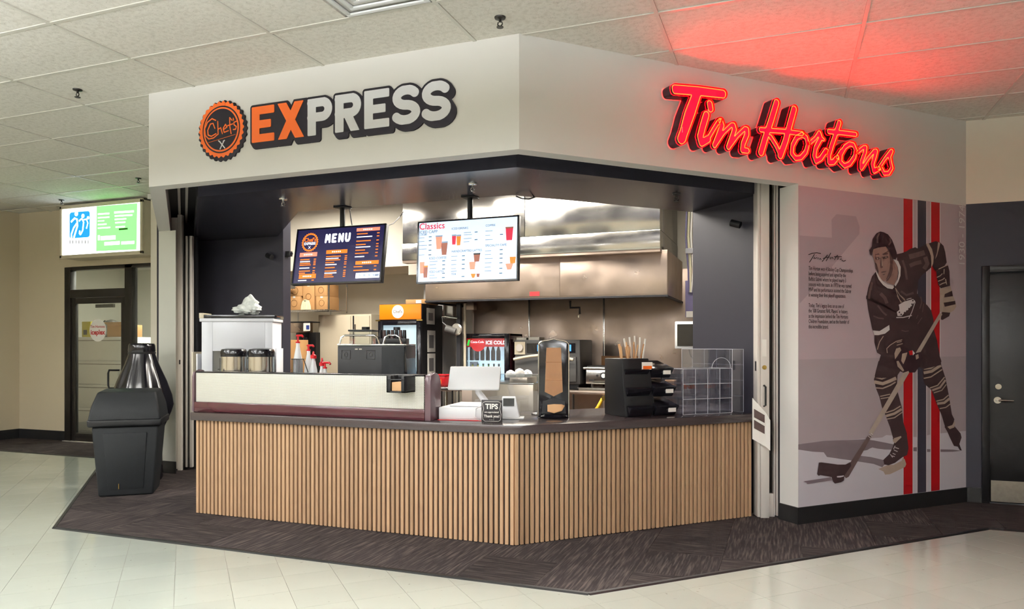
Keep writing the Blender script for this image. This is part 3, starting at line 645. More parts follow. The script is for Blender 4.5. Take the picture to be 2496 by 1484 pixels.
onb('lettering', strokes([[(365, 770), (310, 745), (240, 800), (200, 900), (210, 1000), (260, 1050), (330, 1035), (390, 985)], [(352, 890), (325, 815), (285, 825), (245, 920), (250, 990), (300, 1010), (370, 970)],
    [(395, 785), (402, 980)], [(402, 905), (440, 880), (465, 970)], [(480, 912), (535, 870), (512, 830), (478, 890), (492, 950), (555, 925)], [(612, 770), (575, 728), (578, 860), (597, 970)], [(545, 850), (620, 822)], [(628, 738), (634, 768)],
    [(680, 782), (638, 800), (642, 838), (676, 862), (665, 902), (630, 908)]], .0045), 'orange_vinyl', .0078)
onb('rule', strokes([[(255, 1105), (660, 980)]], .0016), 'orange_vinyl', .0078)
onb('fork_and_knife', strokes([[(420, 1085), (500, 1185)], [(408, 1078), (436, 1100)], [(490, 1075), (430, 1200)], [(478, 1085), (496, 1072)]], .0045), 'sign_white', .0078)

# ------------------------------------------------------------------ neon channel letters
ns = thing('neon_sign', 'glowing red neon script lettering with dark deep sides on the right sign band', 'neon sign', (K.x, K.y, 0), math.pi / 4, panel=True)
DEP = .115; CF = 6.13 - DEP * 2 * Q
def z3(p): return wall_sz(1600 + p[0] / 6.747, 190 + p[1] / 6.747, CF)
def z4(p): return wall_sz(1880 + p[0] / 7.8, 260 + p[1] / 7.8, CF)
U = .0300
def cat(*a): return [q for s in a for q in s]
S3 = lambda *p: [z3(q) for q in p]
S4 = lambda *p: [z4(q) for q in p]
letters = [
    ('T', [(S3((320, 165), (700, 195), (1110, 250)), U * 1.02), (S3((320, 195), (700, 225), (1110, 270)), U * .95), (S3((690, 230), (585, 560), (480, 850), (425, 1000)), U * 1.28), (S3((670, 260), (540, 600), (440, 985)), U * 1.25)]),
    ('i', [(S3((835, 600), (775, 800), (735, 960), (760, 1060), (860, 1000)), U), (S3((890, 420), (905, 500)), U * .95), (S3((860, 1000), (960, 830), (1050, 690)), U * .62)]),
    ('m', [(S3((1070, 700), (1095, 770), (1030, 950), (970, 1100)), U * .78), (S3((985, 1090), (1110, 900), (1255, 760)), U * .62), (S3((1280, 770), (1300, 840), (1245, 1000), (1200, 1130)), U * .78),
           (S3((1215, 1120), (1340, 950), (1475, 820)), U * .62), (S3((1500, 840), (1505, 920), (1440, 1080), (1430, 1180), (1510, 1190)), U * .82)]),
    ('H', [(S3((1990, 400), (1900, 700), (1800, 1000), (1735, 1220)), U * 1.0), (S3((1730, 845), (1950, 860)) + S4((250, 460), (600, 505)), U * .72), (S4((450, 40), (360, 370), (290, 640), (190, 920)), U * 1.02), (S3((1890, 960), (1990, 1120), (2050, 1260)), U * .7)]),
    ('o', [(S4((600, 530), (500, 580), (420, 730), (405, 880), (480, 975), (580, 965), (670, 860), (710, 720), (680, 580), (600, 520)), U * .74)]),
    ('r', [(S4((760, 680), (860, 590), (930, 480)), U * .6), (S4((930, 500), (960, 590), (860, 780), (835, 930), (870, 1030), (960, 980), (1060, 830)), U * .8), (S4((930, 560), (1010, 620)), U * .55)]),
    ('t', [(S4((1310, 300), (1240, 520), (1170, 720), (1110, 920), (1120, 1050), (1200, 1050), (1270, 960)), U * .84), (S4((1110, 465), (1380, 490), (1620, 520)), U * .74)]),
    ('o', [(S4((1510, 700), (1420, 760), (1340, 900), (1330, 1040), (1410, 1120), (1510, 1080), (1600, 950), (1620, 820), (1580, 720), (1510, 700)), U * .74), (S4((1270, 960), (1350, 830)), U * .6)]),
    ('n', [(S4((1660, 860), (1780, 760)), U * .6), (S4((1810, 770), (1800, 860), (1730, 1050), (1730, 1160)), U * .78), (S4((1750, 1150), (1860, 980), (1980, 830)), U * .6), (S4((2010, 840), (1990, 930), (1940, 1090), (1970, 1220), (2060, 1170)), U * .8)]),
    ('s', [(S4((2060, 1170), (2170, 1000), (2300, 830)), U * .6), (S4((2310, 840), (2265, 940), (2285, 1060), (2310, 1160), (2250, 1260), (2160, 1265), (2120, 1180)), U * .68)])]
h = .004
gx0, gy0, gx1, gy1 = 1.05, 2.75, 3.70, 3.46
GXs, GYs = grid(gx0, gy0, gx1, gy1, h)
for nm, sts in letters:
    d = None
    for pts, r in sts:
        e = sd_line(GXs, GYs, pts, r); d = e if d is None else np.minimum(d, e)
    outl = loops_of(d, gx0, gy0, h, .0045)
    if nm == 'i': outl = [l for l in outl if len(l) > 15]
    can = MB()
    for lp in outl:
        lp = lp[::2] if len(lp) > 40 else lp
        n = len(lp); can.add([(p[0], p[1], .004) for p in lp] + [(p[0], p[1], DEP) for p in lp], [(i, (i + 1) % n, n + (i + 1) % n, n + i) for i in range(n)])
    c = can.build('letter', 'letter_return', ns)
    f = obj('face', curve_mesh('face', outl, .004), 'neon_face', c); f.location = (0, 0, DEP - .022)
    tb = MB()
    for lp in loops_of(d, gx0, gy0, h, -.0055):
        if len(lp) > 16: tb.tube([(p[0], p[1], DEP - .010) for p in lp[::2]], .0028, 6, True)
    if tb.v: tb.build('neon_tube', 'neon_tube', c)
part('label_sticker', MB().box(1.243, 2.955, .07, 1.2445, 2.995, .1), 'paper', ns)

# ------------------------------------------------------------------ wall mural
mu = thing('wall_mural', 'printed wall mural of a hockey player in brown with red and slate stripes', 'mural', (K.x, K.y, 0), math.pi / 4, panel=True)
S_ = lambda *p: [wall_sz(*q) for q in p]
wl = [0.0012]
def pz(k, *pts):
    o, s = {'a': ((2080, 540), 7.421), 'b': ((2080, 720), 7.421), 'c': ((2080, 880), 4.946), 'd': ((1940, 1040), 7.42), 'e': ((1940, 440), 5.673), 't': ((1940, 600), 7.067)}[k]
    return [wall_sz(o[0] + x / s, o[1] + y / s) for x, y in pts]
def lay(nm, poly, m, st=.00008):
    wl[0] += st; return flat(nm, poly, m, mu, wl[0])
lay('backdrop', [(2.452, .14), (4.493, .14), (4.493, 2.705), (2.452, 2.705)], 'print_mauve')
lay('backdrop_numeral', pz('e', (490, 540), (560, 465), (830, 495), (880, 640), (875, 740), (620, 1040), (330, 1400), (50, 1700), (50, 760), (495, 790)), 'print_mauve_dark')
lay('backdrop_lower', S_((1946, 876), (2354, 868), (2354, 1060), (2260, 1062), (2150, 1068), (1946, 1082)), 'print_panel')
lay('ice', [(2.452, .14), (4.493, .14)] + S_((2354, 1050), (2270, 1058), (2240, 1066), (2160, 1060), (2150, 1066), (2060, 1072), (1946, 1082)), 'print_ice')
lay('cast_shadow', pz('d', (40, 315), (250, 290), (500, 255), (1000, 235), (1240, 225), (1400, 245), (1780, 320), (1760, 415), (1600, 410), (1480, 395), (1380, 375), (1330, 395), (1290, 420), (1180, 440), (1130, 520), (1350, 545), (1580, 600), (1600, 680), (1560, 730), (1400, 670), (980, 605), (560, 545), (500, 460), (300, 450), (40, 412)), 'print_shadow')
lay('cast_shadow', pz('c', (715, 1040), (770, 1036), (880, 1060), (1200, 1066), (1300, 1080), (1200, 1092), (880, 1094), (715, 1084)), 'print_shadow')
for x0, x1, m in ((3.666, 3.780, 'print_red'), (3.780, 3.790, 'print_white'), (3.834, 3.843, 'print_white'), (3.843, 3.955, 'print_slate'), (3.955, 3.965, 'print_white'), (4.010, 4.019, 'print_white'), (4.019, 4.133, 'print_red'), (4.133, 4.143, 'print_white')):
    lay('stripe', [(x0, .142), (x1, .142), (x1, 2.703), (x0, 2.703)], m)
# figure, back to front
lay('leg', pz('c', (835, 40), (1050, 0), (1058, 50), (1110, 210), (1150, 420), (1185, 640), (1215, 700), (1200, 770), (1105, 800), (1060, 650), (1000, 510), (940, 350), (860, 280), (835, 210)), 'print_brown')
lay('skate', pz('c', (1095, 790), (1200, 760), (1230, 800), (1290, 870), (1302, 920), (1275, 1000), (1305, 1078), (1280, 1072), (1255, 1030), (1210, 1022), (1160, 920), (1130, 850)), 'print_brown')
lay('lace', pz('c', (1130, 790), (1190, 770), (1215, 720), (1225, 730), (1215, 800), (1160, 820)), 'print_tan')
lay('leg', pz('c', (300, 0), (270, 110), (245, 220), (270, 330), (310, 430), (340, 550), (380, 640), (440, 800), (475, 925), (500, 925), (560, 900), (645, 880), (600, 740), (580, 550), (545, 420), (520, 330), (530, 170), (570, 110), (560, 0)), 'print_brown')
lay('blade', pz('c', (300, 1300), (365, 1270), (420, 1250), (480, 1250), (580, 1200), (590, 1165), (615, 1180), (635, 1240), (620, 1275), (440, 1362), (380, 1368), (360, 1330)), 'print_tan')
lay('skate', pz('c', (470, 930), (560, 890), (640, 870), (662, 1050), (645, 1130), (585, 1160), (500, 1225), (420, 1255), (370, 1245), (358, 1190), (430, 1120), (470, 1040), (490, 980)), 'print_brown')
lay('tongue', pz('c', (470, 962), (488, 928), (570, 902), (577, 918), (500, 990)), 'print_tan')
for a, b in (((470, 1110), (505, 1125)), ((455, 1140), (495, 1150)), ((485, 1070), (530, 1090)), ((500, 1040), (545, 1055)), ((440, 1120), (470, 1160)), ((500, 1020), (480, 1060))):
    lay('lace', pz('c', *[(x, y) for x, y in ribbon([a, b], 9)]), 'print_white')
def bands(L):
    for pts, w_ in L: lay('sock_band', pz('c', *ribbon(pts, w_)), 'print_tan')
bands([([(250, 190), (340, 215), (430, 180), (505, 160)], 18), ([(248, 250), (350, 272), (430, 242), (512, 205)], 40), ([(268, 322), (350, 328), (440, 292), (505, 252)], 16), ([(318, 425), (440, 398)], 12), ([(325, 452), (450, 432)], 12),
       ([(385, 622), (480, 592), (565, 540)], 14), ([(388, 662), (490, 632), (578, 578)], 30), ([(398, 698), (490, 682), (585, 615)], 12), ([(845, 95), (930, 85), (1035, 20)], 18), ([(843, 142), (940, 122), (1050, 50)], 34),
       ([(843, 208), (930, 190), (1065, 100)], 14), ([(915, 325), (1010, 292), (1095, 192)], 14), ([(945, 352), (1040, 317), (1105, 228)], 24), ([(965, 382), (1060, 352), (1115, 280)], 12), ([(995, 482), (1080, 462), (1142, 408)], 14), ([(1005, 512), (1090, 502), (1155, 450)], 30), ([(1035, 572), (1110, 557), (1165, 515)], 14)])
lay('breeches', pz('b', (480, 1100), (640, 690), (1130, 700), (1440, 590), (1500, 800), (1555, 1100), (1585, 1190), (1560, 1260), (1270, 1330), (1165, 1290), (1100, 1390), (900, 1400), (840, 1370), (790, 1440), (700, 1490), (375, 1490), (430, 1280)), 'print_brown')
lay('jersey', pz('a', (775, 590), (870, 570), (950, 540), (1000, 505), (1110, 465), (1160, 490), (1300, 412), (1420, 640), (1440, 720), (1400, 830), (1320, 900), (1240, 960), (1165, 1060), (1145, 1300)) + pz('b', (1200, 60), (1330, 180), (1400, 270), (1440, 430), (1440, 620), (1300, 800), (1130, 1010), (960, 970), (870, 820), (640, 700), (380, 720), (330, 600), (258, 250), (225, 0)) + pz('a', (224, 1400), (260, 1200), (330, 990), (395, 910), (500, 1090), (700, 1200), (780, 1080), (800, 930), (790, 760)), 'print_brown')
for pts, w_ in (([(480, 1300), (560, 1380), (600, 1480)], 60), ([(1000, 640), (1150, 600), (1280, 560)], 90), ([(1010, 800), (1100, 760), (1220, 730)], 70), ([(1290, 640), (1330, 760), (1270, 860)], 80), ([(330, 1100), (290, 1250), (270, 1400)], 40), ([(880, 700), (930, 860), (960, 1050)], 40), ([(850, 1260), (950, 1330), (1080, 1290)], 40)):
    lay('fold', pz('a', *ribbon(pts, w_)), 'print_brown_mid')
for pts, w_ in (([(350, 370), (450, 410), (540, 420)], 26), ([(430, 180), (520, 300), (590, 360)], 30), ([(1160, 350), (1130, 420)], 14), ([(1210, 20), (1225, 130), (1190, 240)], 22), ([(1260, 150), (1240, 300)], 14), ([(1230, 400), (1190, 460), (1150, 520)], 14), ([(860, 630), (930, 650), (990, 640)], 18)):
    lay('fold', pz('b', *ribbon(pts, w_)), 'print_brown_mid')
lay('sleeve', pz('a', (1300, 412), (1480, 355), (1560, 380), (1620, 440), (1650, 550), (1678, 740), (1640, 800), (1530, 860), (1480, 900), (1420, 810), (1440, 720), (1420, 640)), 'print_brown')
lay('sleeve_band', pz('a', (1300, 400), (1350, 392), (1412, 500), (1443, 640), (1432, 760), (1395, 838), (1400, 740), (1390, 620), (1350, 500)), 'print_tan')
lay('sleeve_band', pz('a', (1520, 372), (1562, 390), (1540, 480), (1500, 620), (1468, 682), (1500, 560)), 'print_tan')
lay('forearm', pz('a', (1530, 860), (1700, 790), (1727, 900), (1738, 1160), (1570, 1205), (1530, 1150), (1495, 1000), (1490, 900)), 'print_brown')
for pts in ([(1530, 860), (1640, 810), (1700, 785)], [(1500, 1010), (1560, 980), (1600, 940)], [(1520, 1080), (1600, 1050), (1640, 1020)], [(1545, 1150), (1600, 1120), (1660, 1100)], [(1630, 860), (1625, 950)], [(1655, 1040), (1675, 1140)]):
    lay('strap', pz('a', *ribbon(pts, 16)), 'print_tan')
lay('glove', pz('a', (1555, 1212), (1742, 1165), (1790, 1340), (1832, 1450)) + pz('b', (1832, 120), (1852, 200), (1800, 275), (1720, 320), (1700, 385), (1600, 442), (1568, 430), (1590, 290), (1556, 100)) + pz('a', (1548, 1330)), 'print_tan')
for k, p in (('a', ((1640, 1312), (1772, 1250), (1788, 1350), (1632, 1372))), ('b', ((1620, 132), (1830, 98), (1836, 160), (1640, 205))), ('b', ((1590, 300), (1740, 312), (1720, 375), (1600, 444), (1568, 432)))):
    lay('glove_pad', pz(k, *p), 'print_brown')
lay('stick', pz('a', (1560, 1330), (1615, 1325)) + pz('b', (1608, 280), (1548, 300)), 'print_stick')
lay('stick', pz('b', (1545, 318), (1598, 340), (1205, 1020), (1112, 1042)), 'print_stick')
lay('forearm', pz('b', (368, 715), (640, 640), (770, 820), (885, 800), (970, 950), (930, 1000), (790, 1185), (580, 1145), (418, 1030), (368, 850)), 'print_brown')
lay('sleeve_band', pz('b', (338, 632), (460, 645), (635, 535), (643, 622), (560, 690), (440, 718), (368, 716)), 'print_white')
for pts in ([(530, 735), (460, 840), (420, 980)], [(600, 1040), (590, 960), (650, 900), (760, 830), (870, 800)], [(770, 850), (860, 830)], [(770, 900), (880, 870)]): lay('seam', pz('b', *ribbon(pts, 14)), 'print_tan')
lay('glove', pz('b', (740, 960), (830, 925), (930, 930), (985, 965), (1005, 1050), (1100, 1045), (1212, 1030), (1238, 1130), (1180, 1285), (1100, 1392), (1000, 1392), (900, 1402), (790, 1305), (700, 1155), (705, 1030)), 'print_hair')
for p in (((760, 960), (830, 938), (852, 990), (780, 1100), (740, 1155), (728, 1050)), ((870, 1052), (962, 1030), (930, 1150), (890, 1245), (850, 1180)), ((765, 1190), (800, 1180), (905, 1355), (880, 1375), (785, 1285)), ((1110, 1080), (1160, 1060), (1170, 1130), (1120, 1160))):
    lay('glove_pad', pz('b', *p), 'print_tan')
lay('stripe', pz('b', (985, 1005), (1055, 990), (1062, 1070), (1005, 1082)), 'print_red')
lay('stripe', pz('b', (1055, 990), (1098, 1045), (1062, 1085)), 'print_white')
lay('stick', pz('c', (592, 140), (655, 118), (662, 140), (215, 895), (172, 862)), 'print_stick')
lay('stick', pz('d', (1285, 160), (1365, 150), (1100, 625), (940, 900), (890, 925), (855, 885), (980, 625)), 'print_brown_mid')
for a in (0, 26, 50): lay('stick_ring', pz('d', *ribbon([(1290 + a, 165 - a * 1.1), (1335 + a * .8, 205 - a * 1.3)], 11)), 'print_white')
lay('blade_shadow', pz('d', (120, 988), (160, 978), (610, 908), (650, 960), (190, 1032), (175, 1005)), 'print_shadow')
lay('stick_blade', pz('d', (400, 645), (440, 640), (750, 680), (880, 680), (970, 635), (985, 700), (860, 880), (855, 965), (800, 1000), (690, 1024), (655, 985), (630, 905), (420, 868), (400, 885), (368, 852)), 'print_brown')
lay('stick_gap', pz('d', (725, 890), (852, 876), (850, 895), (790, 912), (730, 912)), 'print_ice')
lay('neck', pz('a', (700, 690), (760, 760), (792, 860), (782, 1000), (725, 1150), (600, 1110), (560, 1080), (610, 1030), (660, 930), (690, 800)), 'print_skin')
lay('neck_shade', pz('a', (690, 780), (700, 860), (670, 980), (610, 1070), (560, 1080), (610, 1030), (660, 930)), 'print_skin_dark')
lay('face', pz('a', (345, 495), (430, 470), (570, 455), (625, 530), (660, 600), (705, 690), (692, 790), (655, 930), (600, 1040), (540, 1082), (480, 1042), (430, 945), (392, 860), (368, 740), (343, 640), (328, 560)), 'print_skin')
for p in (((620, 530), (660, 600), (705, 690), (692, 790), (655, 930), (600, 1040), (570, 1060), (630, 900), (650, 760), (640, 640)), ((480, 650), (500, 660), (505, 800), (520, 830), (480, 850), (468, 820)), ((375, 650), (440, 640), (470, 670), (440, 690), (385, 690)), ((510, 650), (590, 620), (620, 640), (580, 670), (520, 680)), ((365, 600), (440, 575), (460, 600), (400, 605)), ((500, 590), (570, 560), (620, 580), (600, 595), (520, 608)), ((480, 915), (520, 900), (585, 895), (560, 918), (500, 928)), ((500, 960), (560, 945), (540, 970)), ((368, 740), (400, 760), (440, 900), (430, 945), (392, 860))):
    lay('face_shade', pz('a', *p), 'print_skin_dark')
for p in (((490, 650), (500, 655), (506, 800), (496, 806)), ((405, 660), (420, 655), (430, 680), (412, 682)), ((560, 640), (580, 632), (585, 655), (566, 658))): lay('face_light', pz('a', *p), 'print_tan')
lay('hair', pz('a', (470, 182), (400, 215), (330, 320), (315, 460), (268, 520), (288, 600), (310, 622), (325, 560), (345, 500), (430, 472), (570, 455), (620, 520), (655, 600), (690, 680), (735, 705), (772, 640), (765, 560), (720, 430), (680, 330), (610, 235), (530, 195)), 'print_hair')
lay('hair_light', pz('a', *ribbon([(450, 215), (415, 290), (420, 390)], 26)), 'print_brown_mid'); lay('hair_light', pz('a', *ribbon([(640, 300), (660, 370), (620, 430)], 26)), 'print_brown_mid')
lay('collar', pz('a', (400, 895), (430, 960), (500, 1070), (600, 1140), (690, 1158), (718, 1185), (690, 1222), (600, 1208), (520, 1150), (440, 1050), (395, 940)), 'print_white')
lay('collar', pz('a', (705, 680), (790, 715), (837, 820), (832, 980), (792, 1095), (742, 1175), (726, 1142), (780, 1050), (800, 930), (785, 820), (740, 740)), 'print_white')
for k, pts in (('a', [(740, 1200), (780, 1330), (840, 1470)]), ('a', [(740, 1200), (820, 1330), (910, 1430)]), ('b', [(770, 0), (800, 60), (860, 130)]), ('b', [(830, 0), (900, 60), (920, 100)])): lay('lace', pz(k, *ribbon(pts, 11)), 'print_tan')
lay('crest', pz('b', (800, 170), (900, 112), (1060, 66), (1102, 108), (1050, 170), (980, 250), (900, 320), (850, 375), (780, 372), (766, 300), (815, 260), (810, 210)), 'print_white')
for x, y in ((812, 305), (845, 345), (905, 312), (945, 285), (985, 240), (1040, 160), (1055, 95), (1020, 215)): lay('crest_spot', pz('b', *[(x + 14 * math.cos(a * .785), y + 16 * math.sin(a * .785)) for a in range(8)]), 'print_hair')
for pts, w_ in (([(755, 400), (880, 398), (1035, 362)], 17), ([(1098, 120), (1040, 290), (980, 420)], 12), ([(940, 75), (1000, 55), (1030, 50)], 12)): lay('crest_stick', pz('b', *ribbon(pts, w_)), 'print_white')
# printed words
wl[0] += .0006
def sig(pts, wd): lay('signature', pz('t', *ribbon(pts, wd)), 'ink', 0)
for pts in ([(195, 150), (260, 125), (340, 115), (410, 130)], [(300, 140), (265, 200), (212, 280)], [(305, 185), (285, 220), (310, 215)], [(325, 160), (330, 166)], [(310, 215), (350, 195), (345, 225), (375, 200), (375, 232), (405, 210), (412, 240)], [(525, 150), (470, 220), (430, 268)], [(445, 215), (500, 195), (560, 190)], [(580, 118), (540, 190), (498, 258)], [(565, 200), (590, 195), (585, 220), (560, 215)], [(600, 190), (615, 205), (620, 225)], [(700, 155), (660, 200), (645, 240)], [(635, 185), (690, 180), (770, 185)], [(690, 205), (715, 200), (705, 230), (685, 225)], [(740, 215), (735, 240), (765, 215), (770, 245), (800, 262), (838, 245)]):
    sig(pts, 13)
u0 = wall_sz(1968, 660)[0]; lines = ['Tim Horton won 4 Stanley Cup Championships', 'before being acquired and signed by the', 'Buffalo Sabres where he played nearly 3', 'seasons with the team. In 1973 he was named', 'MVP and his performance assisted the Sabres', 'in winning their first playoff appearance.', None, "Today, Tim's legacy lives on as one of", "the '100 Greatest NHL Players' in history,", 'as the inspiration behind the Tim Hortons', 'Children Foundation, and as the founder of', 'this incredible brand.']
zt, zb = wall_sz(1968, 654)[1], wall_sz(1968, 796)[1]
wid = [wall_sz(2094, 666)[0] - u0]
for i, s in enumerate(lines):
    if s: 
        o = txt(s, .046, 'ink', mu, u0, zt + (zb - zt) * i / 11.0, wl[0] + .0004, bold=.0, ext=.0002)
        o.scale = (wid[0] / 43 / .0242, 1, 1)
o = txt('1930 - 1974', .115, 'print_white', mu, wall_sz(2342, 575)[0], wall_sz(2342, 575)[1], wl[0] + .0004, 'CENTER', rot=math.pi / 2)

# ------------------------------------------------------------------ service counter
ct = thing('service_counter', 'angled service counter faced with vertical oak slats under a dark top', 'counter')
CKx, CKy = -1.80, 4.82
def RC(s, t, z=0.0): return Vector((CKx + (s - t) * Q, CKy + (s + t) * Q, z))
eR = RC(2.20, 0); eRb = RC(2.20, .70)
def c_off(t):   # counter front line moved inwards by t
    a = RC(2.18, t); return [(-4.69, 4.82 + t), (CKx - t * (math.sqrt(2) - 1), 4.82 + t), (a.x, a.y)]
f_, b_ = c_off(.022), c_off(.92)
part('body', MB().prism(f_ + b_[::-1], 0.0, .80), 'slot_black', ct)
f_, b_ = c_off(-.035), c_off(.98); f_[0] = (-4.72, f_[0][1]); b_[0] = (-4.72, b_[0][1])
m_ = f_[1]; rr = .16; f2 = [f_[0]] + [(m_[0] - rr * (1 - k) ** 2 + rr * Q * k * k, m_[1] + rr * Q * k * k) for k in [i / 8 for i in range(9)]] + [f_[2]]
part('worktop', MB().prism(f2 + b_[::-1], .80, .865), 'countertop', ct, .006)
PITCH, SW = .0402, .0255
sme = MB().box(-SW / 2, 0, .012, SW / 2, .022, .80).mesh('slat', .0015, 1); sme.materials.append(MATS['oak_slat'])
x = -4.69 + SW / 2
while x < CKx - .012:
    o = bpy.data.objects.new('slat', sme); COL.objects.link(o); o.parent = ct; o.location = (x, 4.82, 0); x += PITCH
s = .018
while s < 2.165:
    o = bpy.data.objects.new('slat', sme); COL.objects.link(o); o.parent = ct; p = RC(s, 0); o.location = p; o.rotation_euler = (0, 0, math.pi / 4); s += PITCH

# white perforated display case on the left run
cs = thing('display_case', 'low white perforated display case with maroon base on the left of the counter', 'display case', (0, 0, .865))
x0, x1 = -4.735, -2.545; y0, y1 = 4.865, 5.00
part('base', MB().box(x0 - .012, y0 - .012, 0, x1 + .01, y1, .085), 'maroon', cs, .008)
part('front_panel', MB().box(x0, y0, .085, x1, y0 + .018, .335), 'perforated_film', cs, .004)
part('top_edge', MB().box(x0, y0 - .003, .332, x1, y1, .345), 'black_gloss', cs, .002)
part('back_panel', MB().box(x0, y1 - .015, .085, x1, y1, .335), 'black_plastic', cs)
prof = [(y0 - .012, 0), (y1 + .03, 0), (y1 + .03, .26)] + [(y1 + .03 - .10 * (1 - math.cos(a)), .26 + .10 * math.sin(a)) for a in [.3, .6, .9, 1.2, 1.57]] + [(y0 + .06, .36), (y0 + .0, .34), (y0 - .012, .30)]
part('end_panel', MB().prism(prof, 0, .05, Matrix(((0, 0, 1, x1 + .012), (1, 0, 0, 0), (0, 1, 0, 0), (0, 0, 0, 1)))), 'mauve_end', cs, .004)
part('end_panel', MB().prism(prof, 0, .02, Matrix(((0, 0, 1, x0 - .032), (1, 0, 0, 0), (0, 1, 0, 0), (0, 0, 0, 1)))), 'mauve_end', cs, .004)

def cup_holder(name, label, loc, rz, sc=1.0):
    t = thing(name, label, 'holder', loc, rz)
    a = .075 * sc; hh = .12 * sc
    part('shell', MB().box(-a, -a, 0, -a + .012, a, hh).box(a - .012, -a, 0, a, a, hh).box(-a, a - .012, 0, a, a, hh).box(-a, -a, 0, a, a, .012).box(-a, -a, 0, -a + .035, -a + .012, hh).box(a - .035, -a, 0, a, -a + .012, hh).box(-a, -a, hh * .72, a, -a + .01, hh * .80), 'black_plastic', t, .003)
    part('napkins', MB().box(-a * .55, -a * .8, .012, a * .55, a * .6, hh * .62), 'kraft', t, .004)
    return t
p = at(984, 955, 4.83); cup_holder('napkin_box', 'small black napkin box hung on the white display case', (p.x, 4.79, p.z), 0, 1.05)

# popcorn warmer
wc = at(578, 900, 5.40)
pw = thing('food_warmer', 'white glass-fronted warmer cabinet with black top against the dark wall', 'food warmer', (wc.x, 5.40, .866), math.radians(23))
xl, xr, yf, yb = -.325, .325, 0.0, .30; zt = at(578, 776, 5.40).z - .866
part('body', MB().box(xl, yf, 0, xl + .10, yb, zt - .03).box(xr - .07, yf, 0, xr, yb, zt - .03).box(xl + .10, yf, zt * .63, xr - .07, yb, zt - .03).box(xl, yb - .02, 0, xr, yb, zt - .03), 'white_enamel', pw, .004)
part('cornice', MB().box(xl - .015, yf - .015, zt - .03, xr + .015, yb, zt), 'white_enamel', pw, .004)
part('top', MB().box(xl + .01, yf + .0, zt, xr + .02, yb, zt + .035), 'black_gloss', pw, .004)
part('corner_tab', MB().box(xl - .02, yf - .01, zt, xl + .02, yb - .1, zt + .05), 'ivory_metal', pw, .004)
part('window', MB().box(xl + .10, yf + .01, 0, xr - .07, yf + .014, zt * .63), 'guard_glass', pw)
sh = part('shelf_rack', MB().tube([(xl + .12, yf + .08, zt * .2), (xr - .08, yf + .08, zt * .2)], .004).tube([(xl + .12, yf + .2, zt * .2), (xr - .08, yf + .2, zt * .2)], .004).tube([(xl + .14, yf + .08, .0), (xl + .14, yf + .08, zt * .55)], .004).tube([(xl + .12, yf + .08, zt * .42), (xr - .08, yf + .08, zt * .42)], .004), 'wire', pw)
part('control_strip', MB().box(xl + .28, yf + .03, zt * .50, xr - .10, yf + .05, zt * .60), 'white_enamel', pw)
part('knob_row', MB().box(xl + .33, yf + .025, zt * .54, xl + .345, yf + .03, zt * .56).box(xl + .37, yf + .025, zt * .54, xl + .385, yf + .03, zt * .56).box(xl + .41, yf + .025, zt * .54, xl + .425, yf + .03, zt * .56).box(xl + .50, yf + .025, zt * .54, xl + .515, yf + .03, zt * .56).box(xl + .54, yf + .025, zt * .54, xl + .555, yf + .03, zt * .56), 'ink', pw)
part('flap', MB().box(xl - .10, yf + .02, 0, xl - .085, yf + .25, zt * .62), 'ivory_metal', pw, .003)
part('flap', MB().box(xl - .05, yf + .0, 0, xl - .035, yf + .25, zt * .60), 'white_enamel', pw, .003)
part('flap', MB().box(xr + .02, yf + .02, 0, xr + .03, yf + .25, zt * .66), 'white_enamel', pw, .003)
# airpots
for px0, px1, lab in ((540, 600, 'steel coffee airpot with black lid, nearer the left wall'), (606, 668, 'steel coffee airpot with black lid, nearer the wire bottle rack')):
    c = at((px0 + px1) / 2, 880, 5.15); r = .108
    t = thing('airpot', lab, 'airpot', (c.x, 5.15 , .866), 0, 'coffee airpots on the counter')
    zt_ = at(600, 850, 5.17).z - .865
    part('body', MB().cyl(0, 0, .0, zt_ - .055, r, 36), 'chrome', t)
    part('lid', MB().lathe([(r + .004, zt_ - .06), (r + .006, zt_ - .03), (r - .005, zt_ - .005), (r * .6, zt_ + .005)], n=36), 'black_gloss', t)
    part('band', MB().lathe([(r + .002, zt_ - .07), (r + .002, zt_ - .06)], n=36), 'black_plastic', t)
# plastic bag on the warmer
bm = bmesh.new(); bmesh.ops.create_icosphere(bm, subdivisions=4, radius=1.0); rnd = random.Random(3)
for v in bm.verts:
    n = v.co.copy(); up = max(0, n.z)
    k = 1 + .10 * math.sin(7 * n.x + 3 * n.z) + .08 * math.sin(11 * n.y + 5 * n.x) + .07 * math.sin(17 * n.z + 4 * n.x) + rnd.uniform(-.02, .02)
    v.co = Vector((n.x * .135 * k * (1 - .25 * up), n.y * .10 * k * (1 - .2 * up), .055 + n.z * .055 * k + up * .10 * math.exp(-((n.x - .25) ** 2 + n.y ** 2) * 2.5)))
    if v.co.z < 0: v.co.z = 0
for v in bm.verts:
    if v.co.z > .12: v.co.x += .02
me = bpy.data.meshes.new('plastic_bag'); bm.to_mesh(me); bm.free(); me.polygons.foreach_set('use_smooth', [True] * len(me.polygons))
bag = tag(obj('plastic_bag', me, 'clear_bag'), 'crumpled clear plastic bag lying on top of the white warmer', 'plastic bag'); bag.location = (wc.x - .02 , 5.56, .866 + zt + .036)

